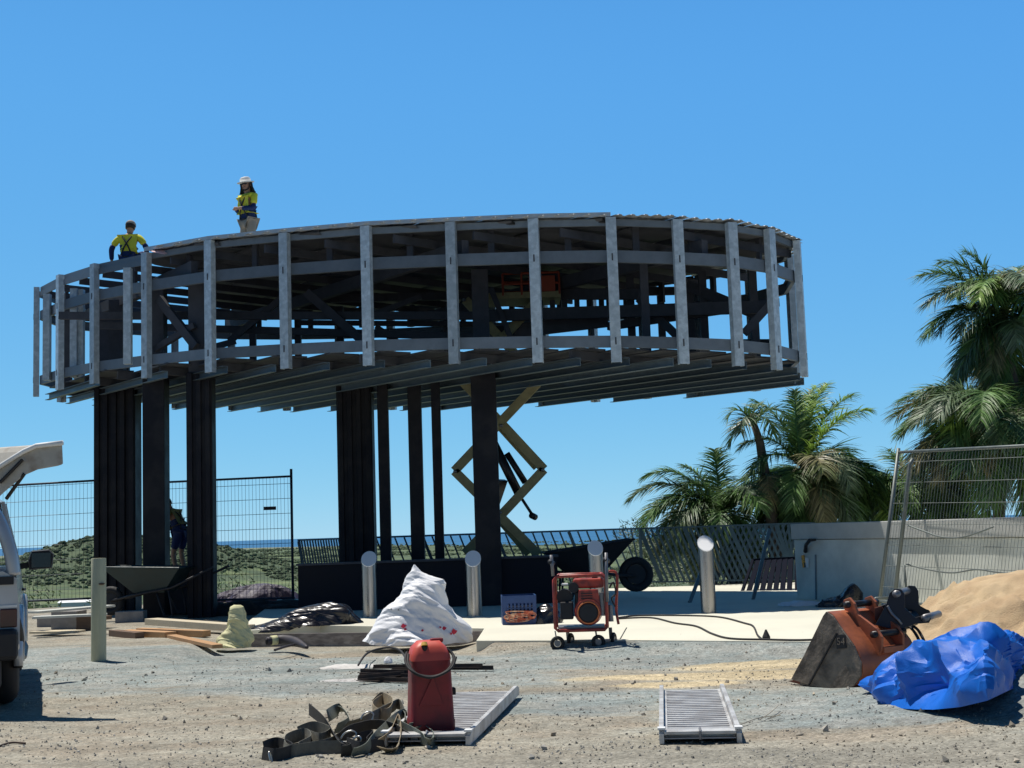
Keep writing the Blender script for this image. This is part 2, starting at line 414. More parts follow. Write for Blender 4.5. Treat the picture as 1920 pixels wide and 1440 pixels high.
# far white sheds and houses
def shed(px, py, D, w, l, h, rz, label, roofc):
    p = P(px, py, D); z = land(p.x, p.y)
    t = thing('far_building', label, 'building', (p.x, p.y, z), rz, 'pale buildings in the far valley')
    MB().box((0, 0, h/2), (w, l, h)).build('wall', M['white'], t)
    MB().ext([V((-w/2-.4, -l/2-.4, h)), V((w/2+.4, -l/2-.4, h)), V((0, -l/2-.4, h+w*.16))], (0, l+.8, 0)).build('roof', roofc, t)
M['shed_roof'] = mat('pale_roof', (.72, .74, .76), .5, .1, .1, .2)
for a in ((150, 1066, 760, 13, 20, 5, 1.5, 'pale shed with a low roof below the wooded hill, right of the truck mirror'),
          (130, 1076, 640, 9, 22, 4, 1.6, 'long low white shed below the other shed under the hill'),
          (137, 1127, 190, 5, 7, 2.6, 1.4, 'small white roof in the bush behind the concrete blocks'),
          (412, 1063, 760, 9, 11, 5, 1.5, 'small white house just right of the near square column'),
          (489, 1062, 800, 8, 16, 4, 1.5, 'white house seen through the middle of the mesh fence'),
          (500, 1088, 450, 7, 18, 3.6, 1.55, 'long white building low behind the mesh fence panel')):
    shed(*a, M['shed_roof'])
# ------------------------------------------------------------------ the round steel pavilion
S = .88
near_px = [(68, 32.6), (112, 30.9), (177, 29.5), (275, 28.2), (395, 27.0), (537, 26.2), (692, 25.5), (853, 25.06), (1010, 24.7), (1157, 24.5), (1283, 24.6), (1385, 24.8), (1457, 25.3), (1508, 26.3)]
far_px = [(1505, 27.4), (1400, 29.3), (1200, 31.2), (1000, 33.2), (850, 34.3), (650, 35.3), (460, 35.7), (300, 35.3), (180, 34.7), (100, 33.8)]
def zb(p): return 4.17-.047*(p[0])
H = 2.39
def xy(px, D):
    q = P(px, 700, D*S); return V((q.x, q.y, 0))
near = [xy(*a) for a in near_px]
farc = catmull([near[-1]]+[xy(*a) for a in far_px]+[near[0]], 8)
# even spacing along the far side
L_ = [0]
for i in range(1, len(farc)): L_.append(L_[-1]+(farc[i]-farc[i-1]).length)
nf = 16; farp = []
for k in range(1, nf):
    s_ = L_[-1]*k/nf; i = next(i for i in range(len(L_)) if L_[i] >= s_); t_ = (s_-L_[i-1])/(L_[i]-L_[i-1]); farp.append(farc[i-1].lerp(farc[i], t_))
ring = near+farp
cen = sum(ring, V((0, 0, 0)))/len(ring)
def at(p, h): return V((p.x, p.y, zb(p)+h))
def outn(i):
    a = ring[i-1]; b = ring[(i+1) % len(ring)]; d = (b-a).normalized(); n = V((d.y, -d.x, 0))
    return n if n.dot(ring[i]-cen) > 0 else -n
pav = thing('pavilion', 'half built round lookout pavilion of grey steel ribs raised on black columns', 'pavilion', (cen.x, cen.y, 0))
def part(b, name, m, **k): return b.build(name, m, pav, world=True, **k)
nR = len(ring); nN = len(near)
for i, p in enumerate(ring):
    n = outn(i); t = V((-n.y, n.x, 0))
    b = MB()
    c = p+n*.06
    lo = -.02; hi = H+(0 if i > 3 or i < 0 else -.02)
    w = .17
    prof = [(-w/2, 0), (w/2, 0), (w/2, -.12), (w/2-.012, -.12), (w/2-.012, -.012), (-w/2+.012, -.012), (-w/2+.012, -.12), (-w/2, -.12)]
    a0 = at(c, lo); a1 = at(c, hi)
    vs = [a0+t*x+n*y for x, y in prof]+[a1+t*x+n*y for x, y in prof]; m_ = len(prof)
    fs = [(q, (q+1) % m_, (q+1) % m_+m_, q+m_) for q in range(m_)]
    # end faces as three quads
    for o_ in (0, m_): fs += [(o_+0, o_+1, o_+4, o_+5), (o_+1, o_+2, o_+3, o_+4), (o_+5, o_+6, o_+7, o_+0)]
    b.add(vs, fs)
    po = part(b, 'fascia_post', M['galv'])
    if i < nN:
        for hz in (.33, 1.72):
            MB().box(at(c, hz)+n*.004, (.022, .006, .12), atan2(n.y, n.x)+pi/2).build('bolt_slot', M['dark'], po, world=True)
def rails(h, hh, dep, name, m, off=-.1, lipm=None):
    for i in range(nR):
        p = ring[i]; q = ring[(i+1) % nR]; n = ((outn(i)+outn((i+1) % nR))).normalized()
        a = at(p+outn(i)*off, h); b_ = at(q+outn((i+1) % nR)*off, h); d = (b_-a).normalized()
        a = a+d*.012; b_ = b_-d*.012
        # channel section facing out
        e = .012; W2 = dep/2; Hh = hh/2
        prof = [(-W2, -Hh), (W2, -Hh), (W2, -Hh+e), (-W2+e, -Hh+e), (-W2+e, Hh-e), (W2, Hh-e), (W2, Hh), (-W2, Hh)]
        b = MB(); sd_ = d.cross(V((0, 0, 1))).normalized()
        if sd_.dot(n) > 0: prof = [(-x, y) for x, y in prof]
        b.bar(a, b_, 0, 0, prof=prof)
        part(b, name, m)
rails(.34, .19, .07, 'lower_rail', M['rail'])
rails(1.76, .20, .07, 'middle_rail', M['rail'])
rails(H-.06, .11, .06, 'top_rail', M['rail'])
for i in (nR-2, nR-1, 0, 1, 2):
    q = (i+1) % nR; part(MB().bar(at(ring[i]-outn(i)*.05, H-.17), at(ring[q]-outn(q)*.05, H-.17), .03, .11), 'edge_channel', M['rail'])
# short inner studs between middle and top rails, and cleats
for i in range(nR):
    p = ring[i].lerp(ring[(i+1) % nR], .42); n = (outn(i)+outn((i+1) % nR)).normalized(); q = p-n*.42
    part(MB().bar(at(q, 1.86), at(q, H-.03), .11, .07, up=n), 'inner_stud', M['dark'])

# polygon chords
def offset_poly(d): return [ring[i]+outn(i)*d for i in range(nR)]
def chord(poly, o, d):
    n = V((-d.y, d.x, 0)); ts = []
    for i in range(len(poly)):
        a = poly[i]; b = poly[(i+1) % len(poly)]; sa = (a-o).dot(n); sb_ = (b-o).dot(n)
        if (sa > 0) != (sb_ > 0):
            t = sa/(sa-sb_); ts.append((a.lerp(b, t)-o).dot(d))
    ts.sort(); return (ts[0], ts[-1]) if len(ts) >= 2 else None
dA = V((.55, -.835, 0)).normalized(); nA = V((.835, .55, 0)).normalized()
# soffit battens
poly = offset_poly(.03)
s_ = -9.0
k = 0
while s_ < 9:
    c = chord(poly, cen+nA*s_, dA)
    if c and c[1]-c[0] > .8:
        j0 = rnd(-.12, .3); j1 = rnd(-.25, .1)
        a = cen+nA*s_+dA*(c[0]+j0); b_ = cen+nA*s_+dA*(c[1]+j1)
        e = .01
        prof = [(-.05, -.075), (.05, -.075), (.05, -.065), (-.04, -.065), (-.04, .05), (.05, .05), (.05, .06), (-.05, .06)]
        bb = MB(); bb.bar(at(a, .02), at(b_, .02), 0, 0, prof=prof)
        part(bb, 'soffit_batten', M['batten'])
    s_ += .60; k += 1
# bearers above the battens
s_ = -9.4
polyi = offset_poly(-.25)
while s_ < 9.5:
    c = chord(polyi, cen+dA*s_, nA)
    if c and c[1]-c[0] > 1:
        a = cen+dA*s_+nA*c[0]; b_ = cen+dA*s_+nA*c[1]
        part(MB().bar(at(a, .15), at(b_, .15), .07, .15), 'floor_bearer', M['dark'])
    s_ += 1.35
# deck boards laid on the bearers (missing where the lift passes through)
LIFT = P(945, 1040, 25.2)
polyd = offset_poly(-.3); s_ = -8.6; bw = .58
while s_ < 9:
    c = chord(polyd, cen+nA*s_, dA)
    if c and c[1]-c[0] > 1:
        segs = [(c[0], c[1])]
        ls = (V((LIFT.x, LIFT.y, 0))-cen); 
        if abs(ls.dot(nA)-s_) < 1.0:
            lt = ls.dot(dA); segs = [(c[0], lt-1.3), (lt+1.3, c[1])]
        for a_, b2 in segs:
            if b2-a_ > .4:
                part(MB().bar(at(cen+nA*s_+dA*a_, .245), at(cen+nA*s_+dA*b2, .245), bw, .03), 'deck_board', M['foil'])
    s_ += bw+.012

# roof: sheets with ribs, laid over the right nine tenths
polyr = [ring[i]+outn(i)*.05 for i in range(nR)]
for i in range(3, 9):
    a = at(ring[i]+outn(i)*.045, H+.045); b_ = at(ring[i+1]+outn(i+1)*.045, H+.045); part(MB().bar(a, b_, .02, .07), 'edge_flashing', M['sheet'])
def inside(p):
    c = False
    for i in range(nR):
        a, b = ring[i], ring[i-1]
        if (a.y > p.y) != (b.y > p.y) and p.x < (b.x-a.x)*(p.y-a.y)/(b.y-a.y)+a.x: c = not c
    return c
XCUT = near[3].x+.15
s_ = -9.0; rw = .19; grp = None; cnt = 0; strip = None
sheets = []
while s_ < 9:
    c = chord(polyr, cen+nA*s_, dA)
    if c:
        base = cen+nA*s_
        t0, t1 = c
        # the left end is not covered yet
        tc = (XCUT-base.x)/dA.x
        t0 = max(t0, tc+rnd(-.02, .02))
        if t1-t0 > .4:
            if cnt % 4 == 0: strip = MB(); sheets.append(strip); jit = rnd(0, .03)
            a = base+dA*t0; b_ = base+dA*(t1+jit)
            z0 = H+.035
            prof = [(-rw/2, 0), (-.045, 0), (-.025, .018), (.025, .018), (.045, 0), (rw/2, 0), (rw/2, -.004), (.046, -.004), (.027, .013), (-.027, .013), (-.046, -.004), (-rw/2, -.004)]
            # waviness along the sheet
            ks = 14; rings = []
            sd_ = V((-dA.y, dA.x, 0))*-1
            for q in range(ks+1):
                pp = a.lerp(b_, q/ks); ww = .018*N.noise(V((pp.x*.6, pp.y*.6, 1)))+(.03*N.noise(V((pp.x*1.5, pp.y*1.5, 3))) if q in (0, ks) else 0)
                rings.append([at(pp+sd_*x, z0+y+ww) for x, y in prof])
            strip.loft(rings)
            cnt += 1
    s_ += rw
for b in sheets: part(b, 'roof_sheet', M['sheet'])
# sagging foil under the sheets, purlins and rafters
s_ = -8.7
while s_ < 9:
    c = chord(offset_poly(-.1), cen+nA*s_, dA)
    if c:
        base = cen+nA*s_; tc = (XCUT-base.x)/dA.x; t0 = max(c[0], tc+.1)
        if c[1]-t0 > .5:
            rings = []; ks = 18
            for q in range(ks+1):
                pp = base+dA*lerp(t0, c[1]-.05, q/ks)
                rw_ = []
                for u in range(7):
                    xx = (u/6-.5)*1.14; sag = -.10*(1-(2*xx/1.14)**2)*(.6+.6*abs(N.noise(V((pp.x, pp.y, 5)))))+.04*N.noise(V((pp.x*1.3+xx, pp.y*1.3, 8)))
                    
                    while abs(xx) > .04 and not inside(pp+nA*(xx*1.15)): xx *= .85
                    rw_.append(at(pp+nA*xx, H-.0+sag))
                for u in range(6, -1, -1):
                    xx = (u/6-.5)*1.14; rw_.append(rw_[u]+V((0, 0, .006)))
                rings.append(rw_)
            b = MB(); b.loft(rings); part(b, 'foil_blanket', M['foil'], smooth=True)
    s_ += 1.15
s_ = -9.2
while s_ < 9:
    c = chord(offset_poly(-.12), cen+dA*s_, nA)
    if c and c[1]-c[0] > .8:
        part(MB().bar(at(cen+dA*s_+nA*c[0], H-.21), at(cen+dA*s_+nA*c[1], H-.21), .055, .14), 'purlin', M['dark'])
    s_ += 1.05
for s_ in (-4.4, -1.3, 1.9):
    c = chord(offset_poly(-.15), cen+nA*s_, dA)
    if c: part(MB().bar(at(cen+nA*s_+dA*c[0], H-.40), at(cen+nA*s_+dA*c[1], H-.40), .13, .24), 'rafter', M['dark'])

# ---- columns (they stand on the ground and run up to the roof)
def column(px, w, D, name='column', top=True, ribs=0, dep=None, h=None, base=0.0):
    q = P(px, 900, D); dep = dep or w
    zt = zb(q)+(H-.3 if h is None else h)
    cl = MB()
    if ribs:
        cl.box((q.x, q.y, (base+zt)/2), (w*.97, dep*.8, zt-base))
        for j in range(ribs):
            x = q.x-w/2+w*(j+.5)/ribs; cl.box((x, q.y-dep*.4-.02, (base+zt)/2), (w/ribs*.55, .05+.02*(j % 2), zt-base-.01*(j % 2)-.004))
    else: cl.box((q.x, q.y, (base+zt)/2), (w, dep, zt-base))
    return part(cl, name, M['column'], bevel=.012)
k_ = 1/FPX
column(221, 80*28*k_, 28, ribs=5, dep=.6, h=.1)
column(293, 41*25.6*k_, 25.6, ribs=0, dep=.4, h=.1)
column(378, 50*24.9*k_, 24.95, ribs=3, dep=.42, h=.1)
column(669, 68*26.8*k_, 26.8, ribs=4, dep=.6, h=.1)
column(721, 20*26*k_, 26, dep=.2, h=.1); column(781, 25*25.6*k_, 25.6, dep=.25, h=.1); column(821, 17*25.2*k_, 25.2, dep=.18, h=.1)
column(912, 47*24.0*k_, 24.0, dep=.42, h=.1)
for px, D in ((221, 28.02), (200, 30), (296, 25.6), (372, 24.95), (905, 24.2)):   # tops going on as thinner posts inside the drum
    q = P(px, 700, D); part(MB().bar(at(q, .1), at(q, H-.4), .3, .3), 'inner_post', M['dark'])
for px, D in ((145, 27.5), (139, 27.2), (151, 27.3), (240, 24.9), (88, 27.9), (128, 28.6), (236, 28.4), (1188, 25.0), (1245, 27), (1325, 24.5), (1420, 24.2), (1215, 22.9), (1300, 25.8), (640, 29), (560, 30), (475, 30), (840, 30)):
    q = P(px, 700, D); part(MB().bar(at(q, .25), at(q, H-.3), .14, .14), 'inner_post', M['galv'] if px in (145, 139, 151, 240, 88) else M['dark'])

# ---- trusses inside
def tr(x0, y0, x1, y1, D0, D1, w=.12, name='truss_member'):
    part(MB().bar(P(x0, y0, D0), P(x1, y1, D1), .1, w), name, M['dark'])
tr(112, 592, 905, 592, 26.6, 25.2, .15, 'truss_chord'); tr(180, 610, 905, 632, 26.9, 25.5, .14, 'truss_chord')
tr(905, 592, 1450, 575, 25.2, 23.2, .22, 'truss_chord'); tr(905, 628, 1140, 600, 25.5, 24.9, .26, 'truss_chord')
tr(1140, 612, 1460, 566, 24.9, 23.3, .15, 'truss_chord'); tr(620, 560, 1290, 545, 27.6, 26.6, .16, 'truss_chord')
tr(1288, 535, 1420, 590, 24.6, 24.0, .2, 'truss_chord')
tr(298, 560, 368, 650, 25, 24.6, .16, 'knee_brace'); tr(440, 640, 384, 655, 25, 24.6, .12, 'knee_brace'); tr(290, 655, 365, 610, 25.0, 24.7, .11, 'knee_brace')
tr(575, 548, 690, 648, 25.6, 25.4, .17, 'knee_brace'); tr(430, 640, 540, 550, 26, 26, .12, 'knee_brace')
tr(700, 590, 790, 556, 26, 26, .10, 'knee_brace'); tr(705, 612, 745, 640, 26, 26, .1, 'knee_brace')
tr(1198, 560, 1280, 640, 24.4, 24.0, .14, 'knee_brace'); tr(1395, 625, 1452, 562, 23.0, 23.0, .14, 'knee_brace')
tr(920, 540, 960, 640, 25, 25, .10, 'knee_brace')
tr(1000, 552, 1200, 552, 25.8, 24.6, .2, 'truss_chord')
for i in range(8): tr(1022+i*22, 552, 1022+i*22+1, 598, 25.5, 25.5, .0, 'baluster') if False else part(MB().bar(P(1012+i*23, 548, 25.5), P(1014+i*23, 606, 25.5), .1, .1), 'baluster', M['dark'])
tr(560, 605, 905, 608, 27.4, 26.4, .10, 'truss_chord'); tr(1300, 640, 1460, 640, 26.0, 24.0, .08, 'truss_chord')
# loose offcuts of roof sheet and tape at the roof edge
q = P(300, 470, 25.1*1.0)
M['tape'] = mat('pink_white_wrap', (.75, .5, .52), .6, 0, .2, 5)
b = MB(); b.add([at(near[3]+V((.18, -.32, 0)), H-.06), at(near[3]+V((.42, -.30, 0)), H-.10), at(near[3]+V((.62, .0, 0)), H+.06), at(near[3]+V((.12, .1, 0)), H+.08)], [(0, 1, 2, 3)])
b.v += [p+V((0, 0, .006)) for p in b.v]; b.f = [(3, 2, 1, 0), (4, 5, 6, 7), (0, 1, 5, 4), (1, 2, 6, 5), (2, 3, 7, 6), (3, 0, 4, 7)]
tag(b.build('wrapping_sheet', M['tape']), 'loose pink and white plastic sheet hanging over the roof edge near the crouching worker', 'plastic sheet')
q0 = P(862, 404, 22.6); b = MB()
rg = []
for i in range(13):
    t = i/12; c = V((lerp(-1.15, -.35, t), q0.y, 0)); z = zb(c)+H+.07+.05*sin(pi*t)*(1+.4*sin(9*t))
    rg.append([V((c.x, q0.y+dy, z+dz)) for dy, dz in ((0, -.02), (.3, -.02), (.3, .01+.02*sin(7*t)), (.15, .04*sin(pi*t)), (0, .015))])
b.loft(rg); tag(b.build('rolled_sheet', M['tape'], smooth=True), 'crumpled pinkish wrapping lying on the top edge of the roof', 'wrapping')
# ------------------------------------------------------------------ paved slab
ZS = .10
def gp(px, py, z=ZS):
    q = G(px, py, z); return (q.x, q.y)
slab_poly = [gp(452, 1183), gp(600, 1172), gp(908, 1178), gp(893, 1201), gp(1200, 1200), gp(1545, 1203), gp(1760, 1206), (9.5, 13.6), (12, 13.4), (14, 22), (9.5, 28.9), (-2.5, 29.2), (-5.2, 29.0), (-4.4, 22)]
sl = MB().prism(slab_poly, -.22, ZS).build('slab', M['concrete'], bevel=.006)
tag(sl, 'pale concrete paving slab under and in front of the pavilion', kind='structure')
ft = MB().prism([gp(465, 1204, -.1), gp(905, 1200, -.1), gp(905, 1178, ZS), gp(465, 1186, ZS)], -.25, -.085).build('footing', M['concrete']); tag(ft, 'thin strip of concrete footing along the low edge', kind='structure')
jt = MB()
for a, b in ((gp(1175, 1177), gp(1163, 1198)), (gp(1255, 1160), gp(1190, 1199))):
    jt.bar(V((*a, ZS+.002)), V((*b, ZS+.002)), .012, .004)
jt.v = jt.v[:8]; jt.f = jt.f[:6]
tag(jt.build('paving_joint', M['black_rubber']), 'saw cut joint in the paving', kind='structure')

a = V((*gp(462, 1186), .0)); b = V((*gp(904, 1180), .0))
fb = MB().bar(a+V((0, -.03, -.02)), b+V((0, -.03, -.02)), .035, .20).build('form_board', mat('grey_form_ply', (.20, .175, .165), .85, 0, .3, 4, .3, 30, col2=(.30, .27, .25), c2scale=3, stretch=(1, 6, 6)))
tag(fb, 'long grey brown form board standing along the low slab edge behind the white sack', 'form board')
# low dark counter wall under the drum
M['wall_dark'] = mat('dark_cladding', (.014, .014, .02), .7, 0, .2, 2, spec=.2)
a = P(560, 1048, 23.9); b = P(1042, 1045, 24.2)
t = thing('low_wall', 'low dark clad wall running under the pavilion behind the white bag', 'wall', ((a.x+b.x)/2, (a.y+b.y)/2, ZS))
MB().bar(V((a.x, a.y, .5)), V((b.x, b.y, .5)), .35, .82).build('cladding', M['wall_dark'], t, world=True)
MB().bar(V((a.x-.03, a.y, .93)), V((b.x+.03, b.y, .93)), .42, .035).build('capping', M['dark'], t, world=True)

# ------------------------------------------------------------------ concrete wall at the right
wa = P(1488, 1000, 23.0); wb = V((6.72, 17.5, 0)); wd = V((wb.x-wa.x, wb.y-wa.y, 0)).normalized(); wn_ = V((wd.y, -wd.x, 0))
if wn_.y > 0: wn_ = -wn_
t = thing('concrete_wall', 'long grey precast concrete wall with a thick pale capping at the right', 'wall', (wa.x, wa.y, ZS))
def wbox(l0, l1, dep0, dep1, z0, z1, name, m, **k):
    p = V((wa.x, wa.y, 0))+wd*l0; q = V((wa.x, wa.y, 0))+wd*l1
    poly = [p-wn_*dep0, q-wn_*dep0, q-wn_*dep1, p-wn_*dep1]
    return MB().prism([(v.x, v.y) for v in poly], z0, z1).build(name, m, t, world=True, **k)
LW = 9.0
WT = 1.36
wbox(0, LW, 0, .6, ZS-.3, WT-.27, 'panel', M['concrete_wall'], bevel=.008)
wbox(-.02, LW, -.045, .66, WT-.262, WT, 'capping', mat('pale_capping', (.47, .47, .44), .9, 0, .12, 3, .2, 40), bevel=.012)
def wpt(px, py, off=.01):
    d = _dir(px, py); o = V((0, 0, EYE)); n = wn_; c = V((wa.x, wa.y, 0))+wn_*off
    return o+d*((c-o).dot(n)/d.dot(n))
# joint, conduit, bracket light, hazard tag
pj = wpt(1532, 1100, .012)
MB().bar(wpt(1529, 1040, .02), wpt(1530, 1133, .02), .02, .02).build('conduit', M['rail'], t, world=True)
MB().tube([wpt(1510, 1034, .03), wpt(1511, 1022, .1), wpt(1518, 1013, .16), wpt(1529, 1012, .12)], [.035, .03, .03, .02], 8).build('wall_light', M['black_rubber'], t, world=True, smooth=True)
M['hazard'] = mat('hazard_print', (.75, .33, .03), .5, 0, .2, 4, col2=(.02, .02, .02), c2scale=14, c2lo=.5, c2hi=.52)
hz = MB().bar(wpt(1505, 1041, .03), wpt(1508, 1064, .03), .085, .01, up=wn_).build('tape_strip', M['hazard'])
tag(hz, 'orange and black hazard tape strip hanging on the concrete wall', 'hazard tape')
c = MB().bar(wpt(1513, 1046, .02), wpt(1513, 1064, .02), .10, .008, up=wn_).build('notice', M['white']); tag(c, 'small white notice fixed to the wall beside the hazard tape', 'notice')

# black bag and white scraps at the foot of the wall
def crumple(p, sc, amp, seed):
    q = V((p.x, p.y, p.z*.5))*sc+V((seed*3.1, seed*1.7, seed)); w = N.noise_vector(q*.6)*.9; q = q+w
    v = (1-2.2*abs(N.noise(q*.55)))*.9+(1-2.2*abs(N.noise(q*1.1+V((7, 1, 3)))))*.5+(1-2.2*abs(N.noise(V((q.x*2.6, q.y*2.6, q.z*1.6))+V((2, 9, 5)))))*.22
    return (v-.7)*amp
import zlib
def _h(i, j, k): return ((zlib.crc32(b'%d,%d,%d' % (i, j, k)) & 0xffff)/65535.0)*2-1
def tri2(a, b, k):
    i, j = math.floor(a), math.floor(b); x, y = a-i, b-j
    h00, h10, h01, h11 = _h(i, j, k), _h(i+1, j, k), _h(i, j+1, k), _h(i+1, j+1, k)
    if (i+j) % 2: return h00+(h10-h00)*x+(h11-h10)*y if x > y else h00+(h11-h01)*x+(h01-h00)*y
    if x+y < 1: return h00+(h10-h00)*x+(h01-h00)*y
    return h11+(h01-h11)*(1-x)+(h10-h11)*(1-y)
def crease(a, b, sc, seed=0):
    w = N.noise_vector(V((a*sc*.7, b*sc*.7, seed)))*.35; a = a*sc+w.x; b = b*sc+w.y; v = 0
    for k, (s_, am, an) in enumerate(((1, 1.0, .35), (1.9, .55, 1.1), (3.7, .30, .7), (7.3, .15, .2), (14, .07, .9))):
        c_, d_ = cos(an), sin(an); v += am*tri2((a*c_-b*d_)*s_+seed, (a*d_+b*c_)*s_, k+seed*7)
    return v
def facet(o, ratio, sharp=22):
    """flatten the fine skin into creased planes"""
    m_ = o.modifiers.new('dec', 'DECIMATE'); m_.ratio = ratio
    dg = bpy.context.evaluated_depsgraph_get(); dg.update(); nm = bpy.data.meshes.new_from_object(o.evaluated_get(dg)); o.modifiers.remove(m_)
    o.data = nm
    for p in nm.polygons: p.use_smooth = True
    nm.set_sharp_from_angle(angle=R(sharp)); return o
def heap(prof, nu=120, nv=60, amp=.06, sc=5, seed=1, flat=0.0, base=None):
    """closed lumpy skin. prof(u, v) -> point, u round, v bottom to top"""
    rings = []
    for j in range(nv+1):
        v = j/nv; r_ = []
        for i in range(nu):
            u = i/nu; p = prof(u, v); c = prof(u+.01, v)-p; d = prof(u, min(1, v+.01))-prof(u, max(0, v-.01))
            n = c.cross(d); n = n.normalized() if n.length > 1e-9 else V((0, 0, 1))
            q = p+n*(1-.55*v)*(crease(p.x+.35*p.y, p.z*1.2+p.y*.8, -sc, seed)*amp*(1 if amp > .07 else 1) if sc < 0 else crumple(p, sc, amp, seed))
            r_.append(q)
        rings.append(r_)
    return MB().loft(rings)
def lump(c, rx, ry, h, seed, rz=0, lean=0, taper=.9, zfun=None, power=.6, bend=0):
    def f(u, v):
        an = 2*pi*u; k = (1-v**2)**power if v < 1 else 0.0
        k = max(k, .02)
        w = 1+.22*N.noise(V((cos(an)*1.3, sin(an)*1.3, seed+v)))
        x = cos(an)*rx*k*w; y = sin(an)*ry*k*w; hh = h*(1+.25*N.noise(V((x*2, y*2, seed*2.0)))) if zfun is None else zfun(x, y)*h
        z = v*hh; x += lean*v
        return V((c[0]+x*cos(rz)-y*sin(rz), c[1]+x*sin(rz)+y*cos(rz)+bend*(x/rx)**2, c[2]+z))
    return f
M['black_plastic'] = mat('black_plastic', (.012, .012, .016), .28, 0, .2, 4, .3, 12, spec=.6)
q = G(1568, 1137, ZS)
tag(facet(heap(lump((q.x, q.y-.02, ZS), .32, .2, .30, 4, lean=.13, zfun=lambda x, y: .65+.9*smooth(-.1, .25, x)), 90, 40, .05, 7, 4).build('black_bag', M['black_plastic']), .12), 'shiny black bag slumped at the foot of the concrete wall', 'bag')
M['white_plastic'] = mat('white_woven_plastic', (.78, .78, .80), .45, 0, .06, 8, .25, 25, spec=.5)
q = G(1505, 1135, ZS)
tag(heap(lump((q.x, q.y, ZS), .38, .22, .07, 9), 60, 16, .03, 9, 9).build('paper_scraps', M['white_plastic'], autosm=40), 'crumpled white scraps lying at the corner of the concrete wall', 'litter')

# ------------------------------------------------------------------ bollards
def bollard(px, pyb, pyt, label, w=31, shade=False):
    q = G(px, pyb, ZS); D = q.y; h = (pyb-pyt)/FPX*D; r = w/FPX*D/2
    t = thing('bollard', label, 'bollard', (q.x, q.y, ZS), 0, 'stainless bollards on the paving')
    n = 28; b = MB(); tilt = .95
    rings = [[V((cos(2*pi*i/n)*r, sin(2*pi*i/n)*r, 0)) for i in range(n)],
             [V((cos(2*pi*i/n)*r, sin(2*pi*i/n)*r, h-r*tilt+sin(2*pi*i/n)*r*tilt)) for i in range(n)]]
    b.loft(rings); b.build('tube', M['chrome'], t, autosm=40)
    MB().loft([[V((cos(2*pi*i/n)*r*1.06, sin(2*pi*i/n)*r*1.06, h-r*tilt+sin(2*pi*i/n)*r*tilt*1.06+dz+.002)) for i in range(n)] for dz in (-.004, .01)]).build('sloping_cap', mat('polished_cap', (.86, .86, .86), .35, .0, .02, 5) if 'polished_cap' not in bpy.data.materials else bpy.data.materials['polished_cap'], t, autosm=40)
    MB().cyl((0, 0, 0), (0, 0, .008), r*1.12).build('base_ring', M['chrome'], t)
bollard(694, 1156, 1038, 'steel bollard standing left of the white bag, in the drum shade', 27)
bollard(890, 1155, 1037, 'steel bollard standing between the white bag and the blue crate', 28)
bollard(1121, 1151, 1018, 'steel bollard behind the red generator with sun on its sloping cap', 27)
bollard(1329, 1149, 1009, 'steel bollard in full view right of the generator, with a bright cap', 28)

# ------------------------------------------------------------------ balustrade
M['balu'] = mat('blue_grey_flatbar', (.03, .07, .105), .5, .2, .15, 8)
def balustrade(p0, p1, label, lean, gap, w=.05, z0=ZS, z1=1.36, heavy=8, side=None):
    t = thing('balustrade', label, 'balustrade', (p0.x, p0.y, z0), 0, 'slanted bar balustrades round the lookout')
    d = V((p1.x-p0.x, p1.y-p0.y, 0)); L = d.length; d.normalize(); n = V((-d.y, d.x, 0))
    MB().bar(V((p0.x, p0.y, z1)), V((p1.x, p1.y, z1)), .06, .035).build('top_rail', M['balu'], t, world=True)
    MB().bar(V((p0.x, p0.y, z0+.09)), V((p1.x, p1.y, z0+.09)), .05, .03).build('bottom_rail', M['balu'], t, world=True)
    k = 0; s = 0
    while s < L:
        a = V((p0.x, p0.y, z1-.018))+d*s; b = V((p0.x, p0.y, z0+.105))+d*min(L, max(0, s+lean))
        hv = (k % heavy == 0)
        MB().bar(a, b, .012 if not hv else .02, w if not hv else w*1.9, up=d).build('bar' if not hv else 'post', M['balu'], t, world=True)
        k += 1; s += gap
    return t
B0 = P(560, 1008, 26.8); B1 = P(652, 1004, 28.6); B2 = P(1485, 985, 28.4)
balustrade(B0, B1, 'short leftmost run of slanted bar balustrade by the mesh fence post', .34, .105, .045, heavy=50)
balustrade(B1, P(1200, 990, 29.6), 'long run of slanted bar balustrade against the sea behind the columns', .42, .2, .035, z0=ZS)
balustrade(P(1200, 990, 29.6), B2, 'run of balustrade with close bars in front of the palms', .45, .125, .05)
balustrade(P(1335, 987, 30.6), P(1530, 983, 30.2), 'rear run of balustrade whose bars cross the front ones by the concrete wall', -.6, .125, .05, z0=-.05)

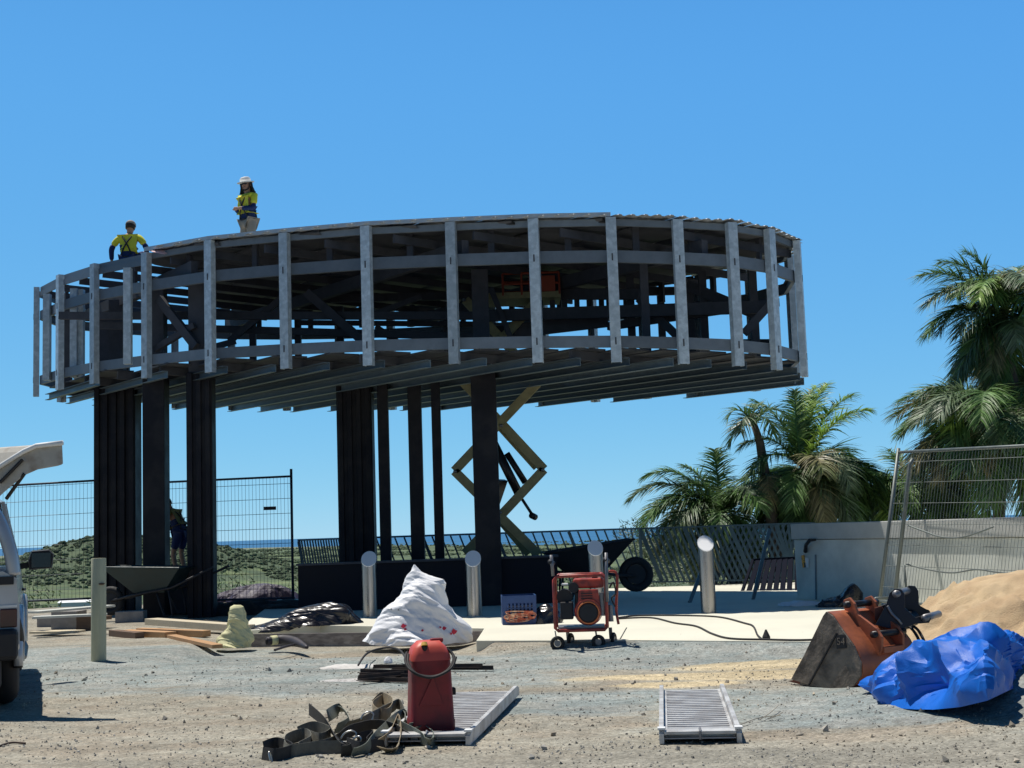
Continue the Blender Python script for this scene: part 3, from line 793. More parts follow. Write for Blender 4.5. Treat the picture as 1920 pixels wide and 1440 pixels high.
# ------------------------------------------------------------------ leaning panel and poles by the balustrade
M['panel_dark'] = mat('dark_purple_panel', (.012, .014, .024), .9, 0, .2, 6, spec=.05)
t = thing('louvre_panel', 'dark slatted panel leaning on the balustrade beside the concrete wall', 'panel', G(1430, 1122, ZS))
c0 = [P(1388, 1120, 26.0), P(1493, 1113, 25.6), P(1493, 1046, 26.4), P(1412, 1050, 26.8)]
for i, (a, b) in enumerate(((0, 1), (1, 2), (2, 3), (3, 0))): MB().bar(c0[a], c0[b], .05, .05).build('frame', M['panel_dark'], t, world=True)
for i in range(1, 8):
    k = i/8; MB().bar(c0[0].lerp(c0[1], k), c0[3].lerp(c0[2], k), .10, .02, up=(.5, 1, 0)).build('slat', M['panel_dark'], t, world=True)
pole_m = mat('teal_grey_steel', (.12, .165, .175), .5, .3, .1, 5)
for (x0, y0, x1, y1, lab) in ((1293, 1130, 1325, 1045, 'thin grey steel strip leaning against the balustrade left of the bright bollard'), (1412, 1124, 1443, 992, 'long grey steel strip leaning in front of the dark louvre panel')):
    a = G(x0, y0, ZS); b_ = P(x1, y1, a.y+1.0)
    tag(MB().bar(a, b_, .06, .03, up=(0, 1, 0)).build('steel_strip', pole_m), lab, 'steel strip', 'steel strips leaning on the balustrade')

# ------------------------------------------------------------------ temporary mesh fences
def mesh_fence(p0, p1, zt, zbm, m, label, gap=.075, hg=.3, r=.022, wr=.0032, posts=(1, 1), ext_=.12, up0=None, up1=None, cat='fence', grp='temporary mesh fence panels', pn=0):
    t = thing('mesh_fence', label, cat, (p0.x, p0.y, zbm), 0, grp)
    u0 = up0 or V((0, 0, 1)); u1 = up1 or u0
    Hh = zt-zbm
    A0, A1 = V((p0.x, p0.y, zbm)), V((p1.x, p1.y, zbm)); T0, T1 = A0+u0*Hh, A1+u1*Hh
    T1.z += (p1.z-p0.z); 
    MB().tube([T0, T1], r).build('top_rail', m, t, world=True, smooth=True)
    MB().tube([A0+(T0-A0)*.04, A1+(T1-A1)*.04], r).build('bottom_rail', m, t, world=True, smooth=True)
    if posts[0]: MB().tube([A0-(T0-A0)*.04, T0+(T0-A0).normalized()*ext_], r*1.25).build('post', m, t, world=True, smooth=True)
    if posts[1]: MB().tube([A1-(T1-A1)*.04, T1+(T1-A1).normalized()*ext_], r*1.25).build('post', m, t, world=True, smooth=True)
    b = MB(); L = (A1-A0).length; n = int(L/gap)
    for i in range(1, n): k = i/n; b.tube([A0.lerp(A1, k)+(T0-A0)*.04, T0.lerp(T1, k)], wr, 4)
    nh = int(Hh/hg)
    for i in range(1, nh+1): k = i*hg/Hh; b.tube([A0.lerp(T0, k), A1.lerp(T1, k)], wr*1.5, 4)
    b.build('wire_mesh', m, t, world=True)
    return t
M['fence'] = mat('dark_blue_fence', (.02, .035, .06), .5, .2, .1, 8)
a = P(-60, 915, 27.4); b = P(262, 896, 28.2); b2 = V((b.x, b.y, b.z)); a2 = V((a.x, a.y, a.z))
mesh_fence(a2, b2, a.z, .2, M['fence'], 'leftmost dark mesh fence panel running from the truck to the columns', posts=(1, 1), ext_=.1)
a = P(272, 906, 27.8); b = P(546, 893, 27.2)
t = mesh_fence(V((a.x, a.y, a.z)), V((b.x, b.y, b.z)), a.z, .1, M['fence'], 'dark mesh fence panel with a small black plate, right of the black columns', posts=(1, 1), ext_=.15)
q = P(506, 953, 27.2)
MB().box(q, (.25, .02, .07)).build('plate', M['black_rubber'], t, world=True)
M['fence_g'] = mat('galvanised_fence', (.13, .15, .145), .5, .4, .15, 8)
a = P(1647, 1128, 19.6); D = a.y; top = P(1684, 848, 19.8); b = P(2010, 1128, 15.9); topb = P(2060, 829, 16.1)
mesh_fence(V((a.x, a.y, 0)), V((b.x, b.y, topb.z-top.z)), top.z, .12, M['fence_g'], 'grey leaning mesh fence panel in front of the concrete wall', wr=.0028, posts=(1, 0), ext_=.06, gap=.065, up0=(top-V((a.x, a.y, .12))).normalized()*((top-V((a.x, a.y, .12))).length/(top.z-.12)), pn=1)
# stay of the panel, its foot, the loose cable
t = thing('fence_brace', 'second leaning grey tube bracing the mesh fence panel', 'brace', G(1680, 1135, ZS))
MB().tube([P(1678, 1118, 18.9), P(1706, 870, 19.2), P(1712, 860, 19.2)], .028).build('tube', M['fence_g'], t, world=True, smooth=True)
MB().tube([P(1640, 1130, 19.0), P(1641, 1122, 19.0), P(1672, 1121, 19.1)], .02).build('foot', M['fence_g'], t, world=True, smooth=True)
MB().tube([P(1695, 1060, 18.9), P(1702, 1135, 18.9)], .018).build('stay', M['fence_g'], t, world=True, smooth=True)
def cable(pts, r, name, label, m, cat='cable', k=8, n=6):
    return tag(MB().tube(catmull(pts, k), r, n).build(name, m, smooth=True), label, cat)
cable([P(x, y, 19.0-(x-1700)*.0100) for x, y in ((1700, 1058), (1740, 1068), (1785, 1074), (1830, 1068), (1870, 1073), (1925, 1077), (1990, 1070))], .011, 'rope', 'grey rope looping across the lower mesh of the right hand fence', M['fence_g'])
cable([P(x, y, 19.0-(x-1700)*.0100) for x, y in ((1703, 985), (1735, 997), (1765, 1007), (1800, 1008), (1830, 1000), (1862, 988))], .011, 'rope', 'sagging grey rope across the upper mesh of the right hand fence', M['fence_g'])

# ------------------------------------------------------------------ cable on the slab
cab = [(1158, 1158), (1200, 1154), (1290, 1154), (1350, 1157), (1395, 1168), (1412, 1174), (1420, 1190), (1428, 1198)]
cable([G(x, y, ZS+.012) for x, y in cab], .012, 'power_cable', 'dark power cable curving over the slab from the generator', M['black_rubber'])
cab = [(1158, 1160), (1220, 1158), (1265, 1168), (1305, 1174), (1335, 1188), (1370, 1197), (1440, 1199), (1500, 1200), (1560, 1198)]
cable([G(x, y, ZS+.012) for x, y in cab], .012, 'power_cable', 'second dark cable lying along the slab edge towards the excavator bucket', M['black_rubber'])
q = G(1437, 1199, ZS)
tag(MB().loft([[q+V((cos(2*pi*i/8)*.045*s, sin(2*pi*i/8)*.05*s, z)) for i in range(8)] for s, z in ((1, 0), (1, .03), (.6, .07), (.2, .11))]).build('cable_plug', M['black_rubber']), 'black plug standing at the end of the power cable', 'plug')

# ------------------------------------------------------------------ generator
M['gen_red'] = mat('red_frame_paint', (.42, .06, .04), .4, 0, .2, 9, col2=(.24, .04, .035), c2scale=12, rand=.05)
M['gen_dark'] = mat('dirty_engine_black', (.022, .022, .026), .6, .1, .4, 14)
M['gen_metal'] = mat('dull_alloy', (.22, .22, .23), .45, .6, .2, 20)
gq = G(1100, 1222, 0); gs = gq.y/FPX
gen = thing('generator', 'red framed petrol generator on four small wheels at the slab edge', 'generator', (gq.x, gq.y, .02), -.06)
def gx(px): return (px-1100)*gs
def gz(py): return (1222-py)*gs
W0, W1 = gx(1044), gx(1140); Dp = .5
zt_, zb_ = gz(1086), gz(1181); rr = .02
for y in (0, Dp):
    fr = [V((W0, y, zb_)), V((W0, y, zt_-.04)), V((W0+.04, y, zt_)), V((W1-.04, y, zt_)), V((W1, y, zt_-.04)), V((W1, y, zb_)), V((W1-.03, y, zb_-.03)), V((W0+.03, y, zb_-.03))]
    MB().tube(fr, rr, 10, close=True).build('frame_hoop', M['gen_red'], gen, smooth=True)
for x in (W0+.05, W1-.05):
    MB().tube([V((x, 0, zt_)), V((x, Dp, zt_))], rr, 10).build('frame_tube', M['gen_red'], gen, smooth=True)
    MB().tube([V((x, 0, zb_-.03)), V((x, Dp, zb_-.03))], rr, 10).build('frame_tube', M['gen_metal'], gen, smooth=True)
MB().box(((W0+W1)/2, Dp/2, zb_-.005), (W1-W0-.06, Dp-.06, .025)).build('base_plate', M['gen_metal'], gen)
MB().box((gx(1108), Dp/2, zt_-.095), (.36, Dp*.72, .11)).build('fuel_tank', M['gen_red'], gen, bevel=.025)
MB().cyl((gx(1120), Dp/2, zt_-.045), (gx(1120), Dp/2, zt_-.0), .035).build('filler_cap', M['gen_dark'], gen)
eng = MB().box((gx(1103), .22, zt_-.33), (.27, .3, .32)); eng.build('engine_block', M['gen_dark'], gen, bevel=.03)
sh = MB()
sh.cyl((gx(1106), .075, gz(1152)), (gx(1106), -.02, gz(1152)), .165, .145, 28)
shr = sh.build('recoil_housing', M['gen_red'], gen, autosm=35)
hp = [V((gx(1106)+cos(a)*.155, 0, gz(1152)+sin(a)*.155)) for a in [R(x) for x in range(-20, 201, 20)]]+[V((gx(1106)-.13, 0, gz(1110))), V((gx(1106)+.13, 0, gz(1110)))]
MB().ext([V((gx(1106)-.13, .0, gz(1150))), V((gx(1106)+.15, .0, gz(1150))), V((gx(1106)+.12, .0, gz(1112))), V((gx(1106)-.10, .0, gz(1112)))], (0, .12, 0)).build('engine_cowl', M['gen_red'], gen, bevel=.012)
MB().cyl((gx(1106), -.02, gz(1154)), (gx(1106), -.035, gz(1154)), .112, .1, 28).build('starter_cover', M['gen_dark'], shr, autosm=35)
MB().tube([V((gx(1106)+cos(2*pi*i/24)*.122, -.024, gz(1154)+sin(2*pi*i/24)*.122)) for i in range(24)], .008, 6, close=True).build('starter_ring', mat('bright_orange_edge', (.75, .22, .07), .4, 0, .1, 8), shr, smooth=True)
gl = MB()
for i in range(4): gl.box((gx(1104), -.003, gz(1121)+i*.022-.03), (.12, .006, .008))
gl.v = gl.v[:8*1]; gl.f = gl.f[:6]
for i in range(3): MB().box((gx(1104), -.005, gz(1119)-.028*i), (.13, .01, .009)).build('cooling_vent', M['gen_dark'], gen)
MB().cyl((gx(1062), .1, gz(1125)), (gx(1062), .34, gz(1125)), .09).build('alternator', M['gen_dark'], gen, autosm=35)
MB().box((gx(1066), .14, gz(1150)), (.15, .2, .2)).build('control_box', M['gen_dark'], gen, bevel=.015)
MB().cyl((gx(1080), .05, gz(1108)), (gx(1080), .12, gz(1108)), .06).build('air_filter', M['gen_dark'], gen, autosm=35)
MB().cyl((gx(1070), .04, gz(1101)), (gx(1058), .04, gz(1101)), .012).build('muffler_pipe', M['white'], gen)
MB().cyl((gx(1132), .02, gz(1160)), (gx(1132), .02, gz(1118)), .03).build('side_bottle', M['gen_metal'], gen, autosm=35)
MB().cyl((gx(1147), .06, gz(1172)), (gx(1147), .06, gz(1142)), .032, .022).build('grease_bottle', M['gen_metal'], gen, autosm=35)
for px, pt in ((1041, 1046), (1143, 1045)):
    x = gx(px)
    MB().tube([V((x+(.015 if px < 1100 else -.01), -.03, gz(1135 if px > 1100 else 1085))), V((x, -.03, gz(pt)))], .02, 10).build('handle_tube', M['gen_metal'], gen, smooth=True)
    MB().tube([V((x-.02, -.04, gz(pt+12))), V((x+.02, .03, gz(pt+16)))], .028, 10).build('handle_clamp', M['gen_dark'], gen, smooth=True)
MB().tube(catmull([V((gx(1147), .1, gz(1080))), V((gx(1160), .12, gz(1083))), V((gx(1162), .12, gz(1100))), V((gx(1158), .12, gz(1150))), V((gx(1161), .1, gz(1178)))], 6), .016, 8).build('side_guard', M['gen_red'], gen, smooth=True)
MB().tube(catmull([V((gx(1147), .02, gz(1110))), V((gx(1154), .0, gz(1100))), V((gx(1158), .03, gz(1120))), V((gx(1150), .03, gz(1130))), V((gx(1156), .05, gz(1145)))], 6), .011, 6).build('hose', M['gen_dark'], gen, smooth=True)
for x, y, rz in ((gx(1047), -.03, .15), (gx(1070), .38, 1.2), (gx(1122), .0, .25), (gx(1151), .30, 1.3)):
    hw = .085; d = V((cos(rz), sin(rz), 0)); ax = V((-d.y, d.x, 0)); c = V((x, y, hw))
    w = MB().tube([c+(d*cos(2*pi*i/24)+V((0, 0, 1))*sin(2*pi*i/24))*(hw-.022) for i in range(24)], .022, 8, close=True).build('wheel', M['black_rubber'], gen, smooth=True)
    MB().cyl(c-ax*.016, c+ax*.016, hw*.42).build('rim', M['gen_metal'], w)
    MB().bar(c+ax*.03, c+ax*.03+V((-d.x*.02, -d.y*.02, zb_-.03-hw)), .04, .012).build('castor_fork', M['gen_metal'], gen)

# ------------------------------------------------------------------ milk crate, hose bag
q = G(975, 1171, ZS); s = q.y/FPX; w = 62*s; h = 53*s
M['crate'] = mat('blue_crate_plastic', (.02, .06, .19), .4, 0, .12, 6)
M['crate_in'] = mat('red_rope', (.55, .13, .07), .6, 0, .4, 22, col2=(.7, .45, .3), c2scale=18)
t = thing('milk_crate', 'blue plastic crate of red cord standing on the slab left of the generator', 'crate', (q.x, q.y, ZS), .05)
def crate_wall(a, b, name):
    a = V(a); b = V(b); m = MB(); d = (b-a); n = V((-d.y, d.x, 0)).normalized()
    def st(l0, l1, z0, z1): m.bar(a+d*((l0+l1)/2)+V((0, 0, z0)), a+d*((l0+l1)/2)+V((0, 0, z1)), d.length*(l1-l0), .012, up=n)
    st(0, 1, 0, .06); st(0, 1, h*.74, h)
    for i in range(9): st(i/9+.005, i/9+.065 if 0 < i < 8 else i/9+.11, .06, h*.74)
    for z in (h*.35, h*.55): st(0, 1, z, z+.012)
    return m.build(name, M['crate'], t)
crate_wall((-w/2, 0, 0), (w/2, 0, 0), 'front_wall'); crate_wall((w/2, 0, 0), (w/2, w, 0), 'side_wall'); crate_wall((-w/2, 0, 0), (-w/2, w, 0), 'side_wall'); crate_wall((-w/2, w, 0), (w/2, w, 0), 'back_wall')
MB().box((0, w/2, .01), (w-.02, w-.02, .012)).build('floor', M['crate'], t)
MB().box((0, w/2, .30*h+.02), (w*.9, w*.9, .5*h)).build('liner', M['panel_dark'], t)
random.seed(5)
b = MB()
pts = [V((rnd(-.45, .45)*w, -.012-rnd(0, .02), rnd(.05, .42*h+.02))) for _ in range(26)]
b.tube(catmull(pts, 5), .011, 6); o = b.build('red_cord', M['crate_in'], None); o.location = (q.x, q.y, ZS); tag(o, 'tangled red and orange cord showing at the front of the blue crate', 'cord')
q = G(1024, 1168, ZS)
tag(heap(lump((q.x, q.y, ZS), .19, .16, .25, 15), 70, 36, .06, 8, 3).build('black_bag', M['black_plastic'], autosm=40), 'small crumpled black bag between the blue crate and the generator', 'bag')

# ------------------------------------------------------------------ big white bag
q = G(775, 1207, 0); s = q.y/FPX
def wbag(u, v):
    an = 2*pi*u; x = cos(an); y = sin(an)
    # outline read at heights (py -> left, right)
    pr = [(1210, 690, 868), (1190, 697, 868), (1165, 708, 854), (1140, 726, 838), (1115, 744, 836), (1100, 752, 838), (1092, 757, 832), (1083, 764, 806), (1076, 769, 792), (1064, 776, 780)]
    f = v*(len(pr)-1); i = min(int(f), len(pr)-2); k = f-i
    py = lerp(pr[i][0], pr[i+1][0], k); l = lerp(pr[i][1], pr[i+1][1], k); r = lerp(pr[i][2], pr[i+1][2], k)
    cx = (l+r)/2; hw = (r-l)/2
    z = (1210-py)*s
    fold = 1+.07*sin(3*an+v*4)*(1-v)+.05*sin(7*an+1+v*3)*(1-v)
    dy = .42*(1-v)+.05
    return V((q.x+(cx-775+hw*x*fold)*s, q.y+.25+y*dy*fold, z-.01))
M['bag'] = mat('white_bag_plastic', (.90, .90, .92), .5, 0, .04, 5, .15, 40, spec=.4)
wbo = heap(wbag, 240, 150, .07, -3.6, 2).build('bulk_bag', M['bag'], autosm=16)
tag(wbo, 'large crumpled white plastic sack with red print rising to a peak on the slab edge', 'sack')
M['redprint'] = mat('red_print', (.6, .02, .06), .6, 0, .3, 20)
M['inkprint'] = mat('black_print', (.03, .03, .04), .6, 0, .2, 20)
def on_bag(px, py, size, m, name, sh):
    d = _dir(px, py).normalized(); o = V((0, 0, EYE)); dg = bpy.context.evaluated_depsgraph_get()
    ok, loc, nrm, _i = wbo.ray_cast(o, d)
    if not ok: return
    b = MB()
    up = V((0, 0, 1)); up = (up-nrm*up.dot(nrm)).normalized(); rt = up.cross(nrm)
    if nrm.dot(d) > 0: nrm = -nrm
    b.ext([loc+nrm*.012+rt*x*size+up*y*size for x, y in sh], nrm*.002)
    b.build(name, m, wbo)
bpy.context.view_layer.update()
blob = [(-1, -.3), (-.3, -.9), (.5, -.5), (1, .2), (.3, .4), (-.2, .9), (-.7, .4)]
for px, py, sz, m in ((757, 1174, .036, 'redprint'), (760, 1180, .02, 'redprint'), (851, 1184, .045, 'redprint'), (845, 1188, .02, 'redprint'), (792, 1182, .018, 'redprint'), (833, 1178, .03, 'redprint'), (825, 1177, .018, 'redprint')):
    on_bag(px, py, sz, M[m], 'red_print', blob)
on_bag(735, 1142, .014, M['inkprint'], 'printed_mark', [(-.9, 1), (-.4, 1), (.1, -.3), (.5, .9), (.8, .6), (.2, -1), (-.2, -1)])
on_bag(748, 1143, .012, M['inkprint'], 'printed_mark', [(-.8, -1), (0, 1), (.9, -1), (.4, -1), (0, .1), (-.4, -1)])

# ------------------------------------------------------------------ loading ramps
M['alu'] = mat('worn_aluminium', (.58, .58, .57), .5, .25, .15, 14, .15, 60, col2=(.40, .39, .38), c2scale=7)
def ramp(fl, fr, bl, br, label, hgt=.10):
    """corners on the ground: front left/right, back left/right"""
    c = (fl+fr+bl+br)/4
    ax = ((bl+br)/2-(fl+fr)/2); L = ax.length; ax.normalize(); w = (fr-fl).length
    t = thing('loading_ramp', label, 'ramp', (c.x, c.y, 0), atan2(ax.y, ax.x)-pi/2, 'aluminium loading ramps on the gravel')
    for sx in (-1, 1):
        prof = [V((sx*w/2, -L/2, .012)), V((sx*w/2, L/2, .012)), V((sx*w/2, L/2, hgt*.7)), V((sx*w/2, L/2-.12, hgt)), V((sx*w/2, -L/2+.1, hgt)), V((sx*w/2, -L/2, hgt*.75))]
        MB().ext(prof, (-sx*.032, 0, 0)).build('side_rail', M['alu'], t, bevel=.003)
        MB().box((sx*(w/2-.045), 0, hgt*.55), (.02, L*.9, .012)).build('inner_lip', M['alu'], t)
    n = int(L/.10)
    pl = MB().box((0, 0, hgt*.42), (w-.07, L-.06, .008)); pl.build('deck_plate', mat('tread_plate', (.40, .40, .42), .6, .0, .2, 9, .2, 80) if 'tread_plate' not in bpy.data.materials else bpy.data.materials['tread_plate'], t)
    for i in range(n):
        y = -L/2+.1+i*(L-.16)/n
        MB().box((0, y, hgt*.50), (w-.075, .042, .014)).build('tread_rung', M['alu'], t)
    MB().box((0, -L/2+.07, hgt*.8), (w-.066, .13, .02)).build('end_plate', M['white' if 0 else 'alu'], t, bevel=.003)
    MB().tube([V((0, -L/2+.10, hgt*.85)), V((0, -L/2+.04, hgt*1.05)), V((0, -L/2-.01, hgt*.9)), V((0, -L/2-.01, hgt*.4))], .008, 6).build('catch', M['gen_metal'], t)
    for sx in (-1, 1): MB().box((sx*(w/2-.017), -L/2+.045, hgt+.006), (.05, .07, .012)).build('end_tab', M['white'], t)
    return t
ramp(G(1237, 1398), G(1392, 1398), G(1240, 1303), G(1355, 1303), 'aluminium loading ramp lying alone in the middle of the yard')
ramp(G(716, 1404), G(882, 1402), G(858, 1306), G(962, 1306), 'aluminium loading ramp under the red fuel tank beside the straps')

# ------------------------------------------------------------------ red fuel tank
q = G(808, 1362, .08); s = q.y/FPX; zr = .055
M['tank'] = mat('red_plastic_shade', (.25, .022, .025), .45, 0, .2, 4, col2=(.17, .02, .022), c2scale=5, spec=.4)  # darker red: the shade of the backlit front is in the colour
t = thing('fuel_tank', 'tall red plastic fuel tank with a black hose standing on the ramp', 'fuel can', (q.x, q.y, zr), .22)
Wt = 80*s; Ht = 162*s; Dt = .26
def rr_(w, d, z, x0=0, r=.045, n=5, y0=0):
    pts = []
    for cx, cy, a0 in ((w/2-r, d/2-r, 0), (-w/2+r, d/2-r, 90), (-w/2+r, -d/2+r, 180), (w/2-r, -d/2+r, 270)):
        for i in range(n+1): a = R(a0+90*i/n); pts.append(V((x0+cx+cos(a)*r, y0+cy+sin(a)*r, z)))
    return pts
MB().loft([rr_(Wt*.97, Dt*.95, 0), rr_(Wt*1.03, Dt, .015), rr_(Wt*1.03, Dt, .12*Ht), rr_(Wt*1.0, Dt, .14*Ht), rr_(Wt*.94, Dt*.98, .5*Ht), rr_(Wt*.90, Dt*.95, .77*Ht), rr_(Wt*.9, Dt*.95, .80*Ht)]).build('body', M['tank'], t, autosm=40)
MB().loft([rr_(Wt*.92, Dt*.97, .79*Ht), rr_(Wt*.90, Dt*.93, .84*Ht), rr_(Wt*.78, Dt*.8, .93*Ht, -.005), rr_(Wt*.5, Dt*.55, 1.0*Ht, -.005, .04)]).build('shoulder', mat('red_plastic_lit', (.62, .09, .06), .5, 0, .1, 5), t, autosm=50)  # lighter red paints the sun on the tank's top
MB().cyl((-.045, -.13*.7, .895*Ht), (-.045, -.10, .955*Ht), .018, .02, 12).build('spout', M['black_rubber'], t, autosm=40)
MB().cyl((-.045, -.10, .955*Ht), (-.045, -.09, .99*Ht), .024, .02, 12).build('spout_cap', mat('yellow_cap', (.7, .42, .08), .5), t, autosm=40)
MB().box((.055, 0, 1.0*Ht), (.09, .05, .03)).build('carry_handle', M['tank'], t, bevel=.01)
hose = [V((-Wt*.50, -.03, .86*Ht)), V((-Wt*.54, -.12, .76*Ht)), V((-Wt*.38, -.20, .66*Ht)), V((0, -.215, .63*Ht)), V((Wt*.32, -.20, .69*Ht)), V((Wt*.5, -.13, .80*Ht)), V((Wt*.44, -.08, .88*Ht)), V((Wt*.2, -.07, .94*Ht))]
MB().tube(catmull(hose, 8), .011, 8).build('hose', M['black_rubber'], t, smooth=True)
hose2 = [V((-Wt*.52, -.01, .88*Ht)), V((-Wt*.60, -.1, .80*Ht)), V((-Wt*.50, -.2, .70*Ht)), V((-Wt*.1, -.24, .625*Ht)), V((Wt*.36, -.22, .70*Ht)), V((Wt*.54, -.15, .82*Ht))]
MB().tube(catmull(hose2, 8), .009, 8).build('hose', M['black_rubber'], t, smooth=True)
MB().box((Wt*.54, 0, .42*Ht), (.03, .06, .05)).build('side_lug', M['black_rubber'], t, bevel=.008)
MB().ext([V((-.10, -Dt/2-.004, .30*Ht)), V((.07, -Dt/2-.004, .30*Ht)), V((.0, -Dt/2-.004, .62*Ht))], (0, -.006, 0)).build('moulded_panel', M['tank'], t, bevel=.002)

# ------------------------------------------------------------------ webbing straps
def ribbon(pts, w, th, ups=None, k=10):
    P_ = catmull(pts, k); n = len(P_); b = MB(); rings = []
    for i, p in enumerate(P_):
        t_ = (P_[min(i+1, n-1)]-P_[max(i-1, 0)]).normalized()
        u = V((0, 0, 1)) if ups is None else ups(i/(n-1))
        sd_ = t_.cross(u); sd_ = sd_.normalized() if sd_.length > 1e-5 else V((1, 0, 0)); u2 = sd_.cross(t_).normalized()
        rings.append([p+u2*(-w/2)+sd_*(-th/2), p+u2*(w/2)+sd_*(-th/2), p+u2*(w/2)+sd_*(th/2), p+u2*(-w/2)+sd_*(th/2)])
    b.loft(rings); return b
strapm = {'grey': mat('grey_webbing', (.15, .145, .12), .85, 0, .25, 30, .4, 220), 'green': mat('faded_green_webbing', (.17, .19, .16), .85, 0, .2, 30, .4, 220),
          'tan': mat('dusty_tan_webbing', (.33, .27, .18), .85, 0, .2, 30, .4, 220), 'black': mat('black_webbing', (.035, .035, .035), .85, 0, .3, 30, .4, 220)}
def gg(px, py, z): q_ = G(px, py, 0); return V((q_.x, q_.y, z))
straps = [
 ('grey', [(640, 1412, .04), (590, 1414, .035), (540, 1420, .04), (535, 1402, .05), (570, 1392, .06), (582, 1404, .05), (560, 1416, .035), (610, 1410, .04), (650, 1395, .05)], 0, 'grey webbing strap curled in an open loop at the left of the pile'),
 ('black', [(492, 1425, .04), (520, 1427, .035), (548, 1418, .04), (520, 1408, .05), (495, 1415, .045)], 0, 'black strap with a hook at the far left end of the pile'),
 ('black', [(580, 1360, .16), (610, 1380, .12), (640, 1408, .07), (660, 1415, .04), (640, 1420, .03)], 1, 'dark strap draped diagonally over the left of the pile'),
 ('green', [(660, 1422, .03), (690, 1415, .06), (720, 1395, .10), (745, 1375, .13), (760, 1366, .12), (765, 1380, .08)], 1, 'pale green strap slanting up the middle of the pile'),
 ('green', [(615, 1372, .15), (640, 1362, .17), (655, 1378, .12), (630, 1388, .1)], 1, 'short green loop on top at the left of the pile'),
 ('grey', [(650, 1385, .13), (690, 1378, .14), (730, 1358, .15), (750, 1350, .15), (758, 1372, .09), (740, 1392, .06)], 1, 'long grey strap lying over the back of the pile'),
 ('tan', [(700, 1355, .17), (715, 1345, .20), (735, 1352, .17), (728, 1366, .14), (706, 1366, .14), (700, 1356, .16), (722, 1343, .18)], 0, 'dusty tan strap rolled up on top of the pile'),
 ('tan', [(705, 1408, .04), (730, 1400, .09), (745, 1378, .14), (750, 1400, .08), (742, 1416, .04), (715, 1414, .03)], 1, 'folded tan strap at the front of the pile'),
 ('green', [(745, 1385, .12), (780, 1398, .09), (805, 1408, .07), (815, 1396, .08), (800, 1388, .11), (765, 1392, .12)], 1, 'pale green strap looped at the right end by the ramp'),
 ('black', [(670, 1400, .05), (700, 1398, .07), (690, 1408, .04), (720, 1405, .05), (680, 1415, .04), (650, 1408, .05)], 0, 'black strap bunched in the middle under the others'),
 ('grey', [(560, 1388, .06), (590, 1384, .09), (620, 1392, .07), (600, 1400, .05), (575, 1392, .05)], 0, 'short grey strap folded behind the open loop'),
 ('black', [(610, 1402, .03), (640, 1400, .09), (670, 1390, .11), (705, 1384, .12), (740, 1390, .10), (770, 1402, .05)], 1, 'wide black strap buried through the middle of the pile'),
 ('grey', [(765, 1378, .11), (800, 1370, .12), (802, 1385, .10), (770, 1392, .09), (764, 1380, .10)], 1, 'flat grey strap end lying over the ramp corner'),
]
for i, (cm, pts, tw, lab) in enumerate(straps):
    pp = [gg(x, y, z) for x, y, z in pts]
    pp = [V((p.x, p.y, .035+(p.z-.035)*.68)) for p in pp]
    b = ribbon(pp, .088, .004, (lambda u, i=i: V((.3*sin(3*u+i), -.75, .65+.4*sin(5*u+i))).normalized()) if tw else (lambda u, i=i: V((.15*sin(4*u+i), .12, 1)).normalized()))
    o = b.build('webbing_strap', strapm[cm], autosm=60); tag(o, lab, 'strap', 'webbing straps heaped beside the ramp')
M['hook'] = mat('zinc_hook', (.5, .5, .48), .35, .8, .15, 20)
for i, (px, py, an, z, lab) in enumerate(((655, 1405, .3, .09, 'steel hook hanging at the end of the grey loop'), (507, 1428, 1.5, .03, 'steel hook lying on the gravel at the left tip of the straps'), (668, 1410, -.9, .07, 'bent steel hook standing up in the middle of the straps'), (690, 1384, .6, .15, 'steel buckle hook on top of the strap heap'))):
    c = gg(px, py, z); pts = [c+V((cos(an)*x-sin(an)*y*.3, sin(an)*.3*x, y)) for x, y in ((-.06, -.02), (-.03, .015), (.02, .03), (.05, .01), (.03, -.03), (-.01, -.04), (-.06, -.04))]
    tag(MB().tube(catmull(pts, 5), .006, 6).build('steel_hook', M['hook'], smooth=True), lab, 'hook', 'steel hooks on the webbing straps')

# ------------------------------------------------------------------ bundle of steel pickets, plastic scrap
M['rust'] = mat('rusty_steel', (.075, .05, .04), .75, .3, .35, 18, col2=(.035, .03, .03), c2scale=9)
random.seed(9)
for i, (x0, y0, x1, y1, lab) in enumerate(((671, 1272, 765, 1276, 'rusty steel picket lowest in the left of the bundle'), (674, 1265, 800, 1268, 'rusty picket second from the bottom of the bundle'), (676, 1258, 815, 1262, 'rusty picket third up in the bundle'), (735, 1252, 925, 1252, 'long dark picket reaching out right behind the fuel tank'), (700, 1250, 905, 1248, 'topmost long picket running behind the fuel tank'), (672, 1270, 758, 1262, 'short picket lying crooked on the left end of the bundle'))):
    a = G(x0, y0, .03+.02*(i % 3)); b = G(x1, y1, .03+.02*(i % 3))
    prof = [(-.025, -.02), (.025, -.02), (.025, -.012), (.004, -.012), (.004, .022), (-.004, .022), (-.004, -.012), (-.025, -.012)]
    tag(MB().bar(a, b, 0, 0, prof=prof).build('steel_picket', M['rust']), lab, 'picket', 'bundle of rusty steel pickets')
cable([gg(672, 1258, .06), gg(690, 1247, .13), gg(725, 1242, .16), gg(752, 1245, .14), gg(768, 1262, .06)], .012, 'hose_loop', 'black hose looped over the steel pickets', M['black_rubber'], 'hose')
cable([gg(692, 1276, .03), gg(694, 1262, .08), gg(704, 1256, .1)], .007, 'tie_wire', 'bent tie wire round the bundle of pickets', M['fence_g'], 'wire')
q = G(728, 1243, 0); tag(heap(lump((q.x, q.y, 0), .05, .04, .07, 3), 30, 14, .01, 20, 3).build('plastic_scrap', M['white_plastic']), 'tiny white plastic scrap behind the steel pickets', 'litter')
